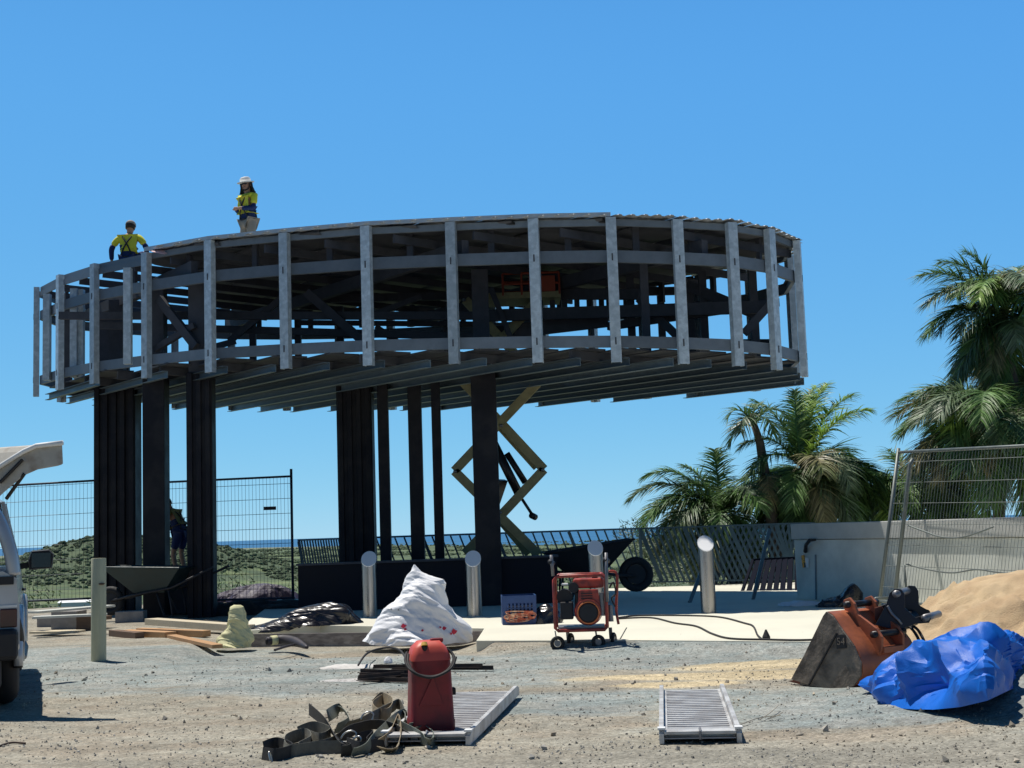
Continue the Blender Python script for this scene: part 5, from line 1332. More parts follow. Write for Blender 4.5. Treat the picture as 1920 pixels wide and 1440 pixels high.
def extra(n, seed, L=1.9, ll=.6, lo=-35, hi=60, az=(0, 360), w=.25, dr=1.4):
    rr_ = random.Random(seed); return [(rr_.uniform(*az), rr_.uniform(lo, hi), L*rr_.uniform(.75, 1.1), dr*rr_.uniform(.75, 1.25), ll*rr_.uniform(.85, 1.1), rr_.choice(['palm', 'palm', 'palm_s', 'palm', 'palm_y', 'palm_s', 'palm_d']), w) for _ in range(n)]
def palm(crown, base, label, fronds, shaft=.8, tr=.13, seed=1):
    random.seed(seed); c = V(crown); bs = V(base)
    t = thing('palm_tree', label, 'palm tree', bs, 0, 'palms beyond the balustrade')
    pts = [bs.lerp(c-V((0, 0, shaft)), k/8)+V((.05*sin(k*1.3), 0, 0)) for k in range(9)]
    MB().tube(pts, [tr*(1.25-.35*i/8) for i in range(9)], 12).build('trunk', M['trunk'], t, world=True, smooth=True)
    MB().tube([c-V((0, 0, shaft)), c-V((0, 0, shaft*.5)), c], [tr*.95, tr*.8, tr*.35], 12).build('crownshaft', M['crownshaft'], t, world=True, smooth=True)
    for f in fronds:
        az, el, L, dr, ll, m = f[:6]
        frond(c+V((rnd(-.04, .04), rnd(-.04, .04), rnd(-.15, .05))), R(az), R(el), L, dr, ll, int(52*L), f[6] if len(f) > 6 else .35).build('frond', M[m], t, world=True)
    return t
def ground_at(px, D): q = P(px, 900, D); return V((q.x, q.y, land(q.x, q.y)-.2))
# middle palm
palm(P(1505, 880, 31.5), ground_at(1505, 31.7), 'middle palm with one bright young frond rising above the balustrade', [
    (75, 72, 2.5, .5, .5, 'palm_y', -1.3), (20, 66, 2.4, .7, .55, 'palm_y', -.7), (50, 75, 2.4, .6, .5, 'palm_y', -.9), (330, 60, 2.2, .9, .55, 'palm_y', -.6), (100, 80, 2.1, .5, .45, 'palm', -.4), (150, 72, 2.1, .9, .5, 'palm'), (185, 60, 1.9, 1.5, .5, 'palm', 1.2), (215, 35, 2.0, 1.5, .55, 'palm'), (5, 25, 2.2, 1.2, .6, 'palm', -.2),
    (-25, 10, 2.2, 1.3, .6, 'palm', -.2), (-60, 25, 1.9, 1.6, .6, 'palm_s'), (250, 15, 1.9, 1.6, .6, 'palm'), (280, -5, 1.8, 1.5, .6, 'palm_d'), (320, -10, 2.1, 1.4, .6, 'palm'), (345, -20, 1.9, 1.3, .55, 'palm_d'), (170, 0, 1.5, 1.6, .5, 'palm'), (110, 25, 2, 1.3, .5, 'palm'), (40, 40, 2.2, 1.1, .6, 'palm'), (300, 40, 1.6, 1.6, .55, 'palm_s')]+extra(16, 1, 1.9, .65, -60, 40)+extra(14, 41, 1.7, .65, -75, 0, (150, 380))+extra(8, 42, 2.3, .65, 5, 40, (-40, 20)), seed=3)
MBs = MB().tube([ground_at(1452, 31.2), P(1445, 960, 31.2), P(1425, 830, 31.2), P(1408, 775, 31.2)], [.17, .15, .10, .05], 10)
t = thing('palm_tree', 'ragged palm with torn drooping fronds left of the middle palm', 'palm tree', ground_at(1452, 31.2), 0, 'palms beyond the balustrade')
MBs.build('trunk', M['trunk'], t, world=True, smooth=True)
random.seed(8)
for az, el, L, dr, ll, m_, w_ in ((190, 70, .9, 2.2, .5, 'palm', 1), (240, 50, 1.0, 2.6, .55, 'palm_s', 1), (300, 45, 1.0, 2.4, .55, 'palm', .5), (0, 60, 1.1, 2.0, .5, 'palm', -.3), (160, 30, .8, 2.8, .5, 'palm', 1), (60, 75, .7, 1.2, .35, 'palm', .2)):
    frond(P(1412, 800, 31.2), R(az), R(el), L, dr, ll, 34, w_).build('frond', M[m_], t, world=True)
for az, el, L, dr, ll, m_, w_ in ((200, 20, 1.0, 2.6, .6, 'palm', .5), (330, 20, 1.1, 2.4, .6, 'palm', .2), (265, 10, 1.0, 2.4, .6, 'palm_d', .2)):
    frond(P(1435, 890, 31.2), R(az), R(el), L, dr, ll, 34, w_).build('frond', M[m_], t, world=True)
# left low palm
palm(P(1350, 965, 31.8), ground_at(1372, 31.8), 'lowest palm, leftmost, its fronds arching over the balustrade beside the sea', [
    (178, 48, 2.5, 1.35, .62, 'palm_s', .5), (200, 40, 2.4, 1.7, .65, 'palm', .5), (165, 62, 2.3, 1.3, .6, 'palm', .6), (225, 30, 2.0, 1.8, .6, 'palm_s', .5), (140, 72, 1.7, 1.0, .5, 'palm', .2), (90, 78, 1.6, .5, .5, 'palm', .0),
    (30, 55, 1.6, 1.5, .5, 'palm', .2), (260, 35, 1.6, 2.0, .6, 'palm'), (300, 20, 1.5, 2, .6, 'palm'), (345, 15, 1.5, 1.6, .6, 'palm'), (188, 20, 2.0, 1.8, .6, 'palm_d', .4), (210, 5, 1.6, 1.6, .6, 'palm_s'), (240, 0, 1.5, 1.6, .6, 'palm')]+extra(14, 2, 2.1, .65, -20, 60)+extra(8, 43, 1.6, .6, -70, 0), shaft=.5, seed=5)
# right palms
palm(P(1862, 790, 30.0), ground_at(1868, 30.4), 'broad palm behind the mesh fence with dry fronds hanging low', [
    (178, 25, 2.3, 1.0, .7, 'palm', .3), (190, 5, 2.4, 1.1, .75, 'palm_d', .2), (165, 45, 2.3, 1.0, .65, 'palm', .3), (205, -10, 2.2, 1.1, .75, 'palm_d', .2), (220, 20, 2.1, 1.5, .7, 'palm', .2), (240, 0, 2.0, 1.5, .7, 'palm_d', .2), (185, 55, 2.0, 1.3, .6, 'palm_s', .3),
    (255, 20, 2.0, 1.6, .7, 'palm_s'), (270, -10, 2.0, 1.4, .75, 'palm'), (290, 10, 2.0, 1.5, .7, 'palm_d'), (305, -15, 2.0, 1.3, .7, 'palm'), (320, 20, 2.1, 1.4, .7, 'palm'), (340, 0, 2.1, 1.2, .7, 'palm_s'), (0, 20, 2.1, 1.2, .7, 'palm'), (0, 50, 2.0, 1.2, .7, 'palm'),
    (120, 50, 2.0, 1.2, .6, 'palm'), (70, 50, 2, 1.1, .6, 'palm'), (200, 38, 2.3, 1.3, .7, 'palm_s'), (230, -25, 1.8, 1.2, .7, 'palm_d'), (160, -5, 2.2, 1.1, .7, 'palm_s'), (215, 42, 1.8, 1.6, .7, 'palm_y')]+extra(30, 3, 2.5, .75, -50, 55), seed=12, shaft=.9, tr=.13)
palm(P(1885, 585, 31.5), ground_at(1930, 32), 'tallest palm at the right edge, its windblown fronds high against the sky', [
    (178, 52, 2.3, .95, .75, 'palm', .25), (192, 44, 2.2, 1.3, .8, 'palm_s', .25), (165, 66, 2.1, 1.0, .7, 'palm', .2), (210, 52, 2.0, 1.6, .75, 'palm', .2), (185, 34, 1.9, 1.6, .75, 'palm_s', .2), (150, 75, 1.8, .8, .65, 'palm', .1),
    (240, 50, 1.6, 1.8, .7, 'palm'), (280, 40, 1.6, 1.8, .7, 'palm'), (320, 40, 1.8, 1.5, .7, 'palm'), (0, 50, 2.0, 1.2, .7, 'palm'), (40, 65, 1.8, 1, .6, 'palm'), (260, 0, 1.5, 1.6, .65, 'palm_s'), (200, 5, 1.3, 1.7, .6, 'palm'), (225, -25, 1.2, 1.2, .6, 'palm_y'), (300, 0, 1.5, 1.6, .6, 'palm'), (180, -20, 1.0, 1.2, .5, 'palm')]+extra(26, 4, 2.3, .7, -60, 60, w=.3), seed=14, tr=.12)
palm(P(1712, 925, 31.8), ground_at(1700, 32), 'low palm between the middle palm and the broad one, half hidden by the mesh fence', [
    (185, 30, 1.9, 1.5, .6, 'palm', .2), (205, 15, 1.9, 1.5, .65, 'palm_s', .2), (230, 25, 1.7, 1.8, .6, 'palm_y', .2), (165, 45, 1.9, 1.2, .6, 'palm', .2), (260, 10, 1.6, 1.7, .6, 'palm'), (290, 0, 1.7, 1.6, .6, 'palm_s'), (330, 15, 1.8, 1.5, .6, 'palm_d'), (350, 35, 1.8, 1.3, .6, 'palm'),
    (30, 55, 1.7, 1.1, .55, 'palm'), (100, 65, 1.5, .9, .5, 'palm'), (190, 0, 1.8, 1.4, .6, 'palm_d'), (215, 45, 1.5, 1.6, .6, 'palm')]+extra(18, 6, 2.0, .6, -30, 50), shaft=.6, seed=22, tr=.12)

palm(P(1935, 720, 32.6), ground_at(1935, 33), 'palm between the tall one and the broad one at the right edge of the picture', extra(18, 9, 2.0, .7, -50, 60, w=.25), seed=31, tr=.12)
# shrubs behind the balustrade, countless leaves
def leafmass(blobs, n, size, seed):
    random.seed(seed); b = MB()
    for _ in range(n):
        c, r = random.choice(blobs)
        d = V((random.gauss(0, 1), random.gauss(0, 1), random.gauss(0, 1))).normalized()*r*rnd(.55, 1.05)
        p = V(c)+V((d.x, d.y, d.z*.8)); a = V((rnd(-1, 1), rnd(-1, 1), rnd(-.6, 1))).normalized(); s_ = a.orthogonal().normalized()*size*rnd(.5, 1.2)*.4; l = a*size*rnd(.7, 1.4)
        b.add([p-s_, p+l*.5-s_*.2+s_*1.2, p+l, p+s_*.6+l*.4], [(0, 1, 2, 3)])
    return b
M['shrub'] = leaf_mat('shrub_leaf', (.06, .095, .04), (.11, .13, .06), .45, 1.9)
blobs = []
random.seed(77)
for i in range(70):
    px = rnd(1180, 1960); D = rnd(31.5, 37); q = P(px, 1000, D); blobs.append(((q.x, q.y, max(land(q.x, q.y)+.4, -1.2)+rnd(.0, .9)), rnd(.4, .7)))
tag(leafmass(blobs, 26000, .17, 5).build('shrubbery', M['shrub']), 'mixed green and dry shrubbery growing beyond the balustrade on the right', 'shrubbery', kind='stuff')
blobs = []
for i in range(60):
    px = rnd(-40, 640); D = rnd(33, 42); q = P(px, 1000, D); blobs.append(((q.x, q.y, land(q.x, q.y)+rnd(.0, .3)), rnd(.3, .7)))
tag(leafmass(blobs, 16000, .22, 6).build('scrub', M['shrub']), 'low dark scrub just over the edge of the site on the left', 'scrub', kind='stuff')
# ------------------------------------------------------------------ people
M['skin'] = mat('skin', (.42, .23, .15), .6, 0, .08, 8)
M['hiviz'] = mat('yellow_hiviz_cotton', (.72, .70, .05), .8, 0, .1, 9, .3, 14)
M['olive'] = mat('yellow_cotton_shade', (.20, .19, .06), .8, 0, .1, 9, .3, 14)  # yellow shirt with the shade under the drum put into its colour
M['navy'] = mat('navy_cotton', (.010, .028, .11), .85, 0, .15, 9, .3, 14)
M['khaki'] = mat('khaki_cotton', (.30, .26, .20), .85, 0, .12, 9, .3, 14)
M['hair'] = mat('dark_hair', (.03, .022, .018), .8, 0, .2, 20)
M['boots'] = mat('tan_boots', (.14, .09, .05), .7, 0, .2, 12)
M['hatw'] = mat('white_hat', (.70, .70, .66), .7, 0, .08, 8)
M['hatg'] = mat('brown_grey_cap', (.30, .27, .24), .8, 0, .15, 12)
M['webb'] = mat('dark_harness', (.02, .025, .03), .8, 0, .2, 30)
M['webg'] = mat('green_harness', (.05, .12, .07), .8, 0, .2, 30)
def skin_obj(name, joints, bones, m, parent, root, sub=2):
    me = bpy.data.meshes.new(name+'_src'); keys = list(joints); idx = {k: i for i, k in enumerate(keys)}
    me.from_pydata([tuple(joints[k][0]) for k in keys], [(idx[a], idx[b]) for a, b in bones], [])
    o = bpy.data.objects.new(name+'_src', me); COL.objects.link(o)
    sk = o.modifiers.new('skin', 'SKIN'); sk.use_smooth_shade = True
    if not me.skin_vertices: me.skin_vertices.new()
    for k in keys:
        r = joints[k][1]; r = r if isinstance(r, tuple) else (r, r)
        me.skin_vertices[0].data[idx[k]].radius = r; me.skin_vertices[0].data[idx[k]].use_root = (k == root)
    sb_ = o.modifiers.new('sub', 'SUBSURF'); sb_.levels = sub
    dg = bpy.context.evaluated_depsgraph_get(); dg.update()
    nm = bpy.data.meshes.new_from_object(o.evaluated_get(dg)); bpy.data.objects.remove(o)
    nm.name = name; nm.materials.clear(); nm.materials.append(m)
    for p in nm.polygons: p.use_smooth = True
    r_ = bpy.data.objects.new(name, nm); COL.objects.link(r_); r_.parent = parent; return r_
def person(label, loc, rz, J, sleeve='long', head_yaw=0, scale=1.0, hat='brim', lower='khaki', upper='hiviz', dark=False, lean_head=None):
    """J: joints in the body frame, x right, y forward, z up"""
    t = thing('person', label, 'person', loc, rz); t.scale = (scale,)*3
    pel, chest, neck, head = J['pel'], J['chest'], J['neck'], J['head']
    j = {'pel': (pel, (.13, .10)), 'waist': (pel.lerp(chest, .45), (.125, .09)), 'chest': (chest, (.15, .11)), 'upch': (chest.lerp(neck, .6), (.13, .09)), 'neck': (neck, .052), 'headb': (neck.lerp(head, .45), .07), 'head': (head, (.085, .10)), 'crown': (head+(head-neck).normalized()*.075, (.07, .085))}
    b = [('pel', 'waist'), ('waist', 'chest'), ('chest', 'upch'), ('upch', 'neck'), ('neck', 'headb'), ('headb', 'head'), ('head', 'crown')]
    for s in 'rl':
        j['sh'+s] = (J['sh'+s], .06); j['el'+s] = (J['el'+s], .045); j['fa'+s] = (J['el'+s].lerp(J['wr'+s], .4), .042); j['wr'+s] = (J['wr'+s], .028)
        hd = (J['ha'+s]-J['wr'+s]).normalized(); j['pa'+s] = (J['wr'+s]+hd*.05, (.04, .02)); 
        b += [('upch', 'sh'+s), ('sh'+s, 'el'+s), ('el'+s, 'fa'+s), ('fa'+s, 'wr'+s), ('wr'+s, 'pa'+s)]
        j['hp'+s] = (J['hp'+s], .09); j['th'+s] = (J['hp'+s].lerp(J['kn'+s], .5), .078); j['kn'+s] = (J['kn'+s], .055); j['ca'+s] = (J['kn'+s].lerp(J['an'+s], .35), .055); j['an'+s] = (J['an'+s], .036); j['to'+s] = (J['to'+s], (.035, .028))
        b += [('pel', 'hp'+s), ('hp'+s, 'th'+s), ('th'+s, 'kn'+s), ('kn'+s, 'ca'+s), ('ca'+s, 'an'+s), ('an'+s, 'to'+s)]
        # fingers grow from the palm
        sdv = hd.cross(V((0, 0, 1))); sdv = sdv.normalized() if sdv.length > .1 else V((1, 0, 0)); dn = sdv.cross(hd)
        for f, (o_, l) in enumerate(((-.030, .070), (-.010, .080), (.010, .075), (.028, .060))):
            a = j['pa'+s][0]+hd*.025+sdv*o_; m_ = a+hd*l*.5-dn*.006*(1+f*.3); e = m_+hd*l*.35-dn*.025
            for k, q_, r_ in ((0, a, .011), (1, m_, .0095), (2, e, .007)): j[f'f{f}{k}{s}'] = (q_, r_)
            b += [('pa'+s, f'f{f}0{s}'), (f'f{f}0{s}', f'f{f}1{s}'), (f'f{f}1{s}', f'f{f}2{s}')]
        q0 = j['pa'+s][0]-hd*.01+sdv*(.035 if s == 'l' else -.035); q1 = q0+hd*.03+sdv*(.025 if s == 'l' else -.025)-dn*.01
        j['tm0'+s] = (q0, .013); j['tm1'+s] = (q1, .010); b += [('pa'+s, 'tm0'+s), ('tm0'+s, 'tm1'+s)]
    body = skin_obj('body', j, b, M['skin'], t, 'pel')
    g = 1.13
    def sub(ks, bs, name, m, gr=g, extra=None):
        jj = {k: (j[k][0], tuple(x*gr+.008 for x in (j[k][1] if isinstance(j[k][1], tuple) else (j[k][1],)*2))) for k in ks}
        if extra: jj.update(extra)
        return skin_obj(name, jj, bs, m, t, ks[0])
    low = pel.lerp(chest, -.12)
    # shirt: yellow above, navy below and on the sleeves
    sub(['chest', 'waist', 'upch', 'shr', 'shl'] , [('chest', 'upch'), ('waist', 'chest'), ('upch', 'shr'), ('upch', 'shl'), ('shr', 'mr'), ('shl', 'ml'), ('upch', 'col')], 'shirt', M[upper], 1.22,
        {'mr': (J['shr'].lerp(J['elr'], .75), (.068, .068)), 'ml': (J['shl'].lerp(J['ell'], .75), (.068, .068)), 'col': (neck.lerp(chest, .12), (.065, .065))})
    sub(['waist', 'pel'], [('waist', 'pel'), ('waist', 'w2')], 'shirt_hem', M['navy'], 1.2, {'w2': (pel.lerp(chest, .62), (.145, .115))})
    if sleeve == 'long':
        for s in 'rl': skin_obj('sleeve', {'a': (J['sh'+s].lerp(J['el'+s], .6), .068), 'b': (J['el'+s], .06), 'c': (J['wr'+s].lerp(J['el'+s], .12), .045)}, [('a', 'b'), ('b', 'c')], M['navy'], t, 'a')
    sub(['pel', 'hpr', 'hpl', 'thr', 'thl'], [('pel', 'hpr'), ('pel', 'hpl'), ('hpr', 'thr'), ('hpl', 'thl'), ('thr', 'k1'), ('thl', 'k2')], 'shorts', M[lower], 1.12,
        {'k1': (J['hpr'].lerp(J['knr'], .88), (.075, .075)), 'k2': (J['hpl'].lerp(J['knl'], .88), (.075, .075))})
    for s in 'rl':
        skin_obj('boot', {'a': (J['an'+s]+V((0, 0, .07)), .055), 'b': (J['an'+s], .055), 'c': (J['to'+s], (.05, .045))}, [('a', 'b'), ('b', 'c')], M['boots'], t, 'a')
    # head details, in the head frame
    up = (head-neck).normalized(); yaw = Matrix.Rotation(head_yaw, 3, 'Z'); fw = yaw @ V((0, 1, 0)); fw = (fw-up*fw.dot(up)).normalized(); rt = fw.cross(up)
    def hp(x, y, z): return head+rt*x+fw*y+up*z
    skin_obj('nose', {'a': (hp(0, .09, .02), .012), 'b': (hp(0, .108, -.015), .016)}, [('a', 'b')], M['skin'], t, 'a', 1)
    for sx in (-1, 1):
        MB().tube([hp(sx*.033, .088, .012), hp(sx*.033, .098, .012)], [.013, .008], 8).build('eye', M['webb'], t)
        MB().tube([hp(sx*.088, -.005, .02), hp(sx*.096, -.012, 0), hp(sx*.088, -.005, -.025)], [.008, .014, .008], 8).build('ear', M['skin'], t, smooth=True)
    MB().bar(hp(-.025, .098, -.045), hp(.025, .098, -.045), .006, .007).build('mouth', mat('lip', (.25, .09, .08)) if 'lip' not in bpy.data.materials else bpy.data.materials['lip'], t)
    hr = [[hp(cos(2*pi*i/18)*.098*k, sin(2*pi*i/18)*.108*k-.014, z) for i in range(18)] for z, k in ((-.04, .86), (0, 1.0), (.05, 1.02), (.10, .8), (.13, .35))]
    if hat == 'brim':
        MB().loft([[hp(cos(2*pi*i/24)*r_, sin(2*pi*i/24)*r_*1.1, z) for i in range(24)] for z, r_ in ((.045, .165), (.056, .168), (.062, .11), (.13, .10), (.155, .075), (.165, .03))]).build('hat', M['hatw'], t, smooth=True)
        MB().loft([[hp(cos(a)*r_, sin(a)*r_*1.1-.012, z) for a in [R(180+x*20-10) for x in range(11)]]+[hp(cos(a)*(r_-.02), sin(a)*(r_-.02)*1.1-.012, z) for a in [R(180+x*20-10) for x in range(10, -1, -1)]] for z, r_ in ((.05, .125), (-.04, .125), (-.13, .15), (-.16, .17))]).build('neck_flap', M['webb'], t, smooth=True)
        MB().tube(catmull([hp(-.09, .02, .04), hp(-.075, .05, -.07), hp(0, .08, -.105), hp(.075, .05, -.07), hp(.09, .02, .04)], 5), .012, 8).build('beard', M['hair'], t, smooth=True)
        MB().bar(hp(-.07, .105, .015), hp(.07, .105, .015), .012, .028, up=up).build('sunglasses', M['webb'], t)
    else:
        MB().loft(hr).build('hair', M['hair'], t, smooth=True)
        MB().loft([[hp(cos(2*pi*i/22)*r_, sin(2*pi*i/22)*r_*1.12-.01, z) for i in range(22)] for z, r_ in ((.045, .106), (.09, .10), (.13, .075), (.148, .03))]).build('cap', M['hatg'], t, smooth=True)
    # harness
    def onb(k, side, back, off=.02): return chest.lerp(neck, k)+V((side, back, 0))
    sgn = (chest-pel).normalized(); bk = V((0, -1, 0)); bk = (bk-sgn*bk.dot(sgn)).normalized()
    def hb(u, x, f): return pel.lerp(neck, u)+V((x, 0, 0))-bk*f
    for f, mm in ((-.150, 'webb'), (.150, 'webb')):
        for sx in (-1, 1):
            MB().tube(catmull([hb(.05, sx*.12, f*.75), hb(.4, sx*.04, f*.98), hb(.62, -sx*.03, f*1.02), hb(.85, -sx*.11, f*.72), hb(.96, -sx*.12, 0)], 5), .016, 6).build('harness_strap', M[mm], t, smooth=True)
    MB().tube(catmull([hb(.02, cos(2*pi*i/12)*.165, sin(2*pi*i/12)*.135) for i in range(12)], 3, close=True), .018, 6, close=True).build('harness_belt', M['webb'], t, smooth=True)
    return t
def mir(**k): return k
# the standing man
J = dict(pel=V((0, 0, .95)), chest=V((0, .01, 1.25)), neck=V((0, .02, 1.50)), head=V((0, .05, 1.66)),
         shr=V((.185, .0, 1.43)), shl=V((-.185, .0, 1.43)), elr=V((.25, .02, 1.15)), ell=V((-.24, .06, 1.15)), wrr=V((.09, .25, 1.17)), wrl=V((-.06, .27, 1.15)), har=V((.0, .31, 1.18)), hal=V((.03, .30, 1.15)),
         hpr=V((.09, 0, .90)), hpl=V((-.09, 0, .90)), knr=V((.12, .03, .49)), knl=V((-.11, .02, .49)), anr=V((.13, -.01, .09)), anl=V((-.12, -.02, .09)), tor=V((.16, .14, .04)), tol=V((-.15, .13, .04)))
D_ = 26.6; q = P(466, 432, D_); zf = 4.17-.047*q.x+H+.07
person('person standing on the roof in a white brimmed hat and yellow and navy shirt', (q.x, q.y, zf), R(140), J, head_yaw=R(25), scale=1.03)
J2 = dict(pel=V((0, 0, .14)), chest=V((0, .06, .44)), neck=V((0, .10, .68)), head=V((0, .15, .825)),
          shr=V((.22, .05, .60)), shl=V((-.22, .05, .60)), elr=V((.36, .06, .38)), ell=V((-.36, .04, .38)), wrr=V((.30, .26, .22)), wrl=V((-.38, .12, .13)), har=V((.28, .36, .20)), hal=V((-.37, .20, .04)),
          hpr=V((.10, 0, .12)), hpl=V((-.10, 0, .12)), knr=V((.22, .38, .34)), knl=V((-.22, .38, .34)), anr=V((.16, .70, .05)), anl=V((-.16, .70, .05)), tor=V((.17, .86, .0)), tol=V((-.17, .86, .0)))
D_ = 26.4; q = P(240, 480, D_)
t_ = person('person sitting on the roof edge seen from behind in a yellow shirt and dark harness', (q.x, q.y, 4.17-.047*q.x+H+.03), R(-4), J2, hat='cap', lower='navy', scale=1.0)
J3 = dict(pel=V((0, 0, .93)), chest=V((0, .10, 1.21)), neck=V((0, .24, 1.42)), head=V((0, .33, 1.53)),
          shr=V((.19, .18, 1.35)), shl=V((-.19, .18, 1.35)), elr=V((.25, .26, 1.08)), ell=V((-.24, .30, 1.08)), wrr=V((.20, .46, .98)), wrl=V((-.18, .48, .98)), har=V((.19, .55, .95)), hal=V((-.17, .56, .95)),
          hpr=V((.10, -.02, .88)), hpl=V((-.10, -.02, .88)), knr=V((.12, .06, .48)), knl=V((-.12, .10, .48)), anr=V((.13, -.02, .09)), anl=V((-.12, .02, .09)), tor=V((.15, .12, .04)), tol=V((-.14, .17, .04)))
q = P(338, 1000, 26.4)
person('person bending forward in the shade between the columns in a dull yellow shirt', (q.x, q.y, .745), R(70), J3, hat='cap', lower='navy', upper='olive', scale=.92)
# ------------------------------------------------------------------ silver four wheel drive at the left edge, tailgate up
M['silver'] = mat('dusty_silver_paint', (.52, .54, .57), .35, .3, .08, 3, .03, 30, col2=(.42, .42, .42), c2scale=1.5, coat=.4)
M['glass'] = mat('dark_glass', (.012, .014, .016), .08, 0, .05, 3, spec=.8)
M['taillight'] = mat('dark_red_lens', (.07, .012, .01), .2, 0, .1, 6, spec=.7)
M['bumper'] = mat('black_bumper', (.015, .015, .018), .6, 0, .3, 10)
M['dirty_white'] = mat('dirty_white_lining', (.44, .42, .37), .7, 0, .15, 5, col2=(.28, .23, .18), c2scale=7, c2lo=.5, c2hi=.75)
tq = G(38, 1318, 0)           # rear right wheel on the ground
th_ = R(19.5)                    # nose turned to the left
tr4 = thing('four_wheel_drive', 'dusty silver four wheel drive at the left edge with its tailgate raised', 'vehicle', (tq.x, tq.y, 0), th_)
# local frame: x right (0 = right side skin), y forward, z up ; rear at y = -.75
Wd = 1.82; RY = -.72; FY = 3.75
def sec(y, w, z0, z1, z2, z3, tp):
    """half profile of the body at y: sill, belt, roof"""
    r = [(0, z0), (0, z0)]
    return [V((-.06, y, z0)), V((-.0, y, z0+.08)), V((0.0, y, z1)), V((-.03, y, z2)), V((-.03-tp, y, z3-.06)), V((-.14-tp, y, z3)),
            V((-Wd+.14+tp, y, z3)), V((-Wd+.03+tp, y, z3-.06)), V((-Wd+.03, y, z2)), V((-Wd, y, z1)), V((-Wd, y, z0+.08)), V((-Wd+.06, y, z0))]
body = MB().loft([sec(RY, 0, .50, .80, 1.16, 1.20, .0), sec(RY+.06, 0, .45, .80, 1.18, 1.22, .0), sec(.0, 0, .42, .8, 1.2, 1.24, .0), sec(2.1, 0, .40, .78, 1.17, 1.2, 0), sec(2.5, 0, .42, .76, 1.08, 1.13, .02), sec(3.5, 0, .45, .74, 1.0, 1.03, .05), sec(FY, 0, .5, .70, .88, .93, .1)])
body.build('body', M['silver'], tr4, autosm=35)
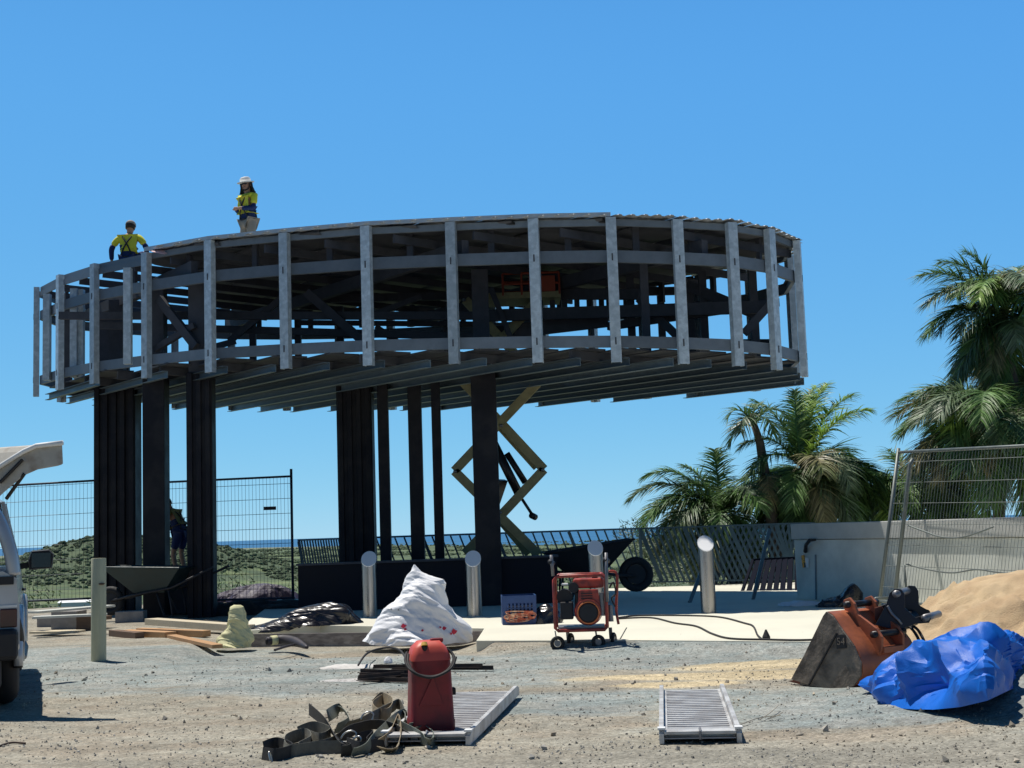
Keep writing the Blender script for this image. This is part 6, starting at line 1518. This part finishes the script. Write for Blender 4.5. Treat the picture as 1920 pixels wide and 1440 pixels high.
# cabin pillars and roof (narrowing upward)
def cab(y, z, inset): return (V((-.05-inset, y, z)), V((-Wd+.05+inset, y, z)))
roof = MB().loft([[V((-.17, RY+.22, 1.80)), V((-Wd+.17, RY+.22, 1.80)), V((-Wd+.22, RY+.25, 1.86)), V((-.22, RY+.25, 1.86))], [V((-.17, .6, 1.84)), V((-Wd+.17, .6, 1.84)), V((-Wd+.25, .6, 1.90)), V((-.25, .6, 1.90))], [V((-.2, 1.75, 1.76)), V((-Wd+.2, 1.75, 1.76)), V((-Wd+.28, 1.7, 1.83)), V((-.28, 1.7, 1.83))]])
roof.build('roof', M['silver'], tr4, autosm=40)
for sx in (0, 1):
    f = (lambda x: x) if not sx else (lambda x: -Wd-x)
    MB().tube(catmull([V((f(-.05), RY+.05, 1.16)), V((f(-.08), RY+.06, 1.36)), V((f(-.16), RY+.12, 1.6)), V((f(-.27), RY+.26, 1.80))], 5), [.06]*15+[.05], 10).build('pillar', M['silver'], tr4, smooth=True)
    for y0, y1 in ((.35, .35), (1.05, 1.05)):
        MB().bar(V((f(-.05), y0, 1.2)), V((f(-.18), y1, 1.83)), .05, .07, up=(0, 1, 0)).build('pillar', M['silver'], tr4)
    MB().bar(V((f(-.06), 2.3, 1.16)), V((f(-.20), 1.72, 1.79)), .06, .06).build('pillar', M['silver'], tr4)
    for ya, yb, yc, yd in ((RY+.2, .3, .28, RY+.36), (.4, 1.0, 1.0, .4), (1.1, 2.15, 1.66, 1.1)):
        MB().ext([V((f(-.07), ya, 1.2)), V((f(-.07), yb, 1.2)), V((f(-.18), yc, 1.79)), V((f(-.18), yd, 1.79))], (.01, 0, 0)).build('side_window', M['glass'], tr4)
    # flared arches and side step
    for y in (0, 2.85):
        MB().tube([V((f(-.01), y+cos(R(a))*.45, .40+sin(R(a))*.45)) for a in range(-8, 190, 12)], .04, 8).build('wheel_arch', M['silver'], tr4, smooth=True)
    MB().tube([V((f(.0), .55, .38)), V((f(.02), .7, .36)), V((f(.02), 2.1, .36)), V((f(.0), 2.3, .38))], .03, 8).build('side_step', M['gen_metal'], tr4, smooth=True)
    MB().tube([V((f(.0), 1.25, .98)), V((f(.02), 1.35, .98)), V((f(.0), 1.45, .98))], .014, 6).build('door_handle', M['bumper'], tr4)
    for y in (0, 2.85):
        xo = -.13 if not sx else -Wd+.13
        w = MB().tube([V((xo, y+cos(2*pi*i/30)*.27, .39+sin(2*pi*i/30)*.27)) for i in range(30)], .12, 12, close=True).build('wheel', M['black_rubber'], tr4, smooth=True)
        MB().cyl((xo-.08, y, .39), (xo+.08, y, .39), .19).build('rim', M['gen_metal'], w, autosm=40)
    # mirror out in front
    mr_ = MB(); mx = f(.17)
    mr_.loft([[V((mx+x*k, 1.95+d, 1.26+z*k)) for x, z in ((-.12, -.10), (.11, -.09), (.13, .06), (.08, .11), (-.10, .10), (-.13, .0))] for d, k in ((-.05, .92), (0, 1), (.08, .8))])
    mo = mr_.build('side_mirror', M['bumper'], tr4, autosm=40)
    MB().bar(V((f(-.05), 1.98, 1.2)), V((f(.08), 1.97, 1.22)), .05, .06).build('mirror_arm', M['bumper'], tr4)
    MB().box((mx, 1.893, 1.26), (.19, .006, .15)).build('mirror_glass', M['glass'], mo)
    # tail light
    MB().box((f(-.09), RY-.0, .80), (.14, .05, .16)).build('tail_light', M['taillight'], tr4, bevel=.01)
    MB().tube(catmull([V((f(-.05), RY+.1, .82)), V((f(-.01), RY+.3, .62)), V((f(-.02), RY+.36, .35))], 5), .045, 8).build('rear_flare', M['bumper'], tr4, smooth=True)
    MB().box((f(-.15), .38 if not sx else .38, .28), (.24, .02, .36)).build('mud_flap', M['bumper'], tr4)
MB().box((-Wd/2, RY-.07, .58), (Wd-.02, .22, .26)).build('rear_bumper', M['bumper'], tr4, bevel=.04)
MB().box((-Wd/2, RY-.19, .60), (Wd*.7, .04, .05)).build('bumper_step', M['rail'], tr4, bevel=.01)
MB().box((-Wd/2, RY+.3, .34), (Wd-.3, .5, .3)).build('underbody', M['bumper'], tr4, bevel=.03)
MB().box((-.12, RY-.014, 1.12), (.14, .02, .07)).build('badge_recess', M['bumper'], tr4)
MB().box((-.22, RY-.012, .90), (.40, .012, .02)).build('rear_crease', M['white'], tr4)
MB().ext([V((-.2, RY+.21, 1.22)), V((-Wd+.2, RY+.21, 1.22)), V((-Wd+.26, RY+.3, 1.78)), V((-.26, RY+.3, 1.78))], (0, .01, 0)).build('rear_window', M['glass'], tr4)
# raised top-hinged tailgate: a thick curved panel reaching back and up over the camera side
hg = []
def tgp(px, py, D): return P(px, py, D)
prof_t = [(-90, 960), (0, 874), (45, 846), (68, 836), (118, 830)]
prof_b = [(120, 872), (75, 880), (45, 893), (8, 925), (-60, 990)]
inv = WM(tr4).inverted()
Rg = [inv @ tgp(x, y, 11.6) for x, y in prof_t+prof_b]
dirx = (inv.to_3x3() @ V((-1, .42, 0))).normalized()
b = MB().ext([p for p in Rg], dirx*1.3); b.build('tailgate', M['dirty_white'], tr4, bevel=.015)
MB().tube([inv @ P(x, y, 11.58) for x, y in prof_t], .022, 8).build('tailgate_edge', M['white'], tr4, smooth=True)
MB().tube([inv @ P(12, 935, 11.7), inv @ P(46, 888, 11.6)], .016, 8).build('gas_strut', M['bumper'], tr4)
MB().tube([inv @ P(0, 905, 11.57), inv @ P(42, 862, 11.57)], .016, 8).build('gas_strut', M['bumper'], tr4)
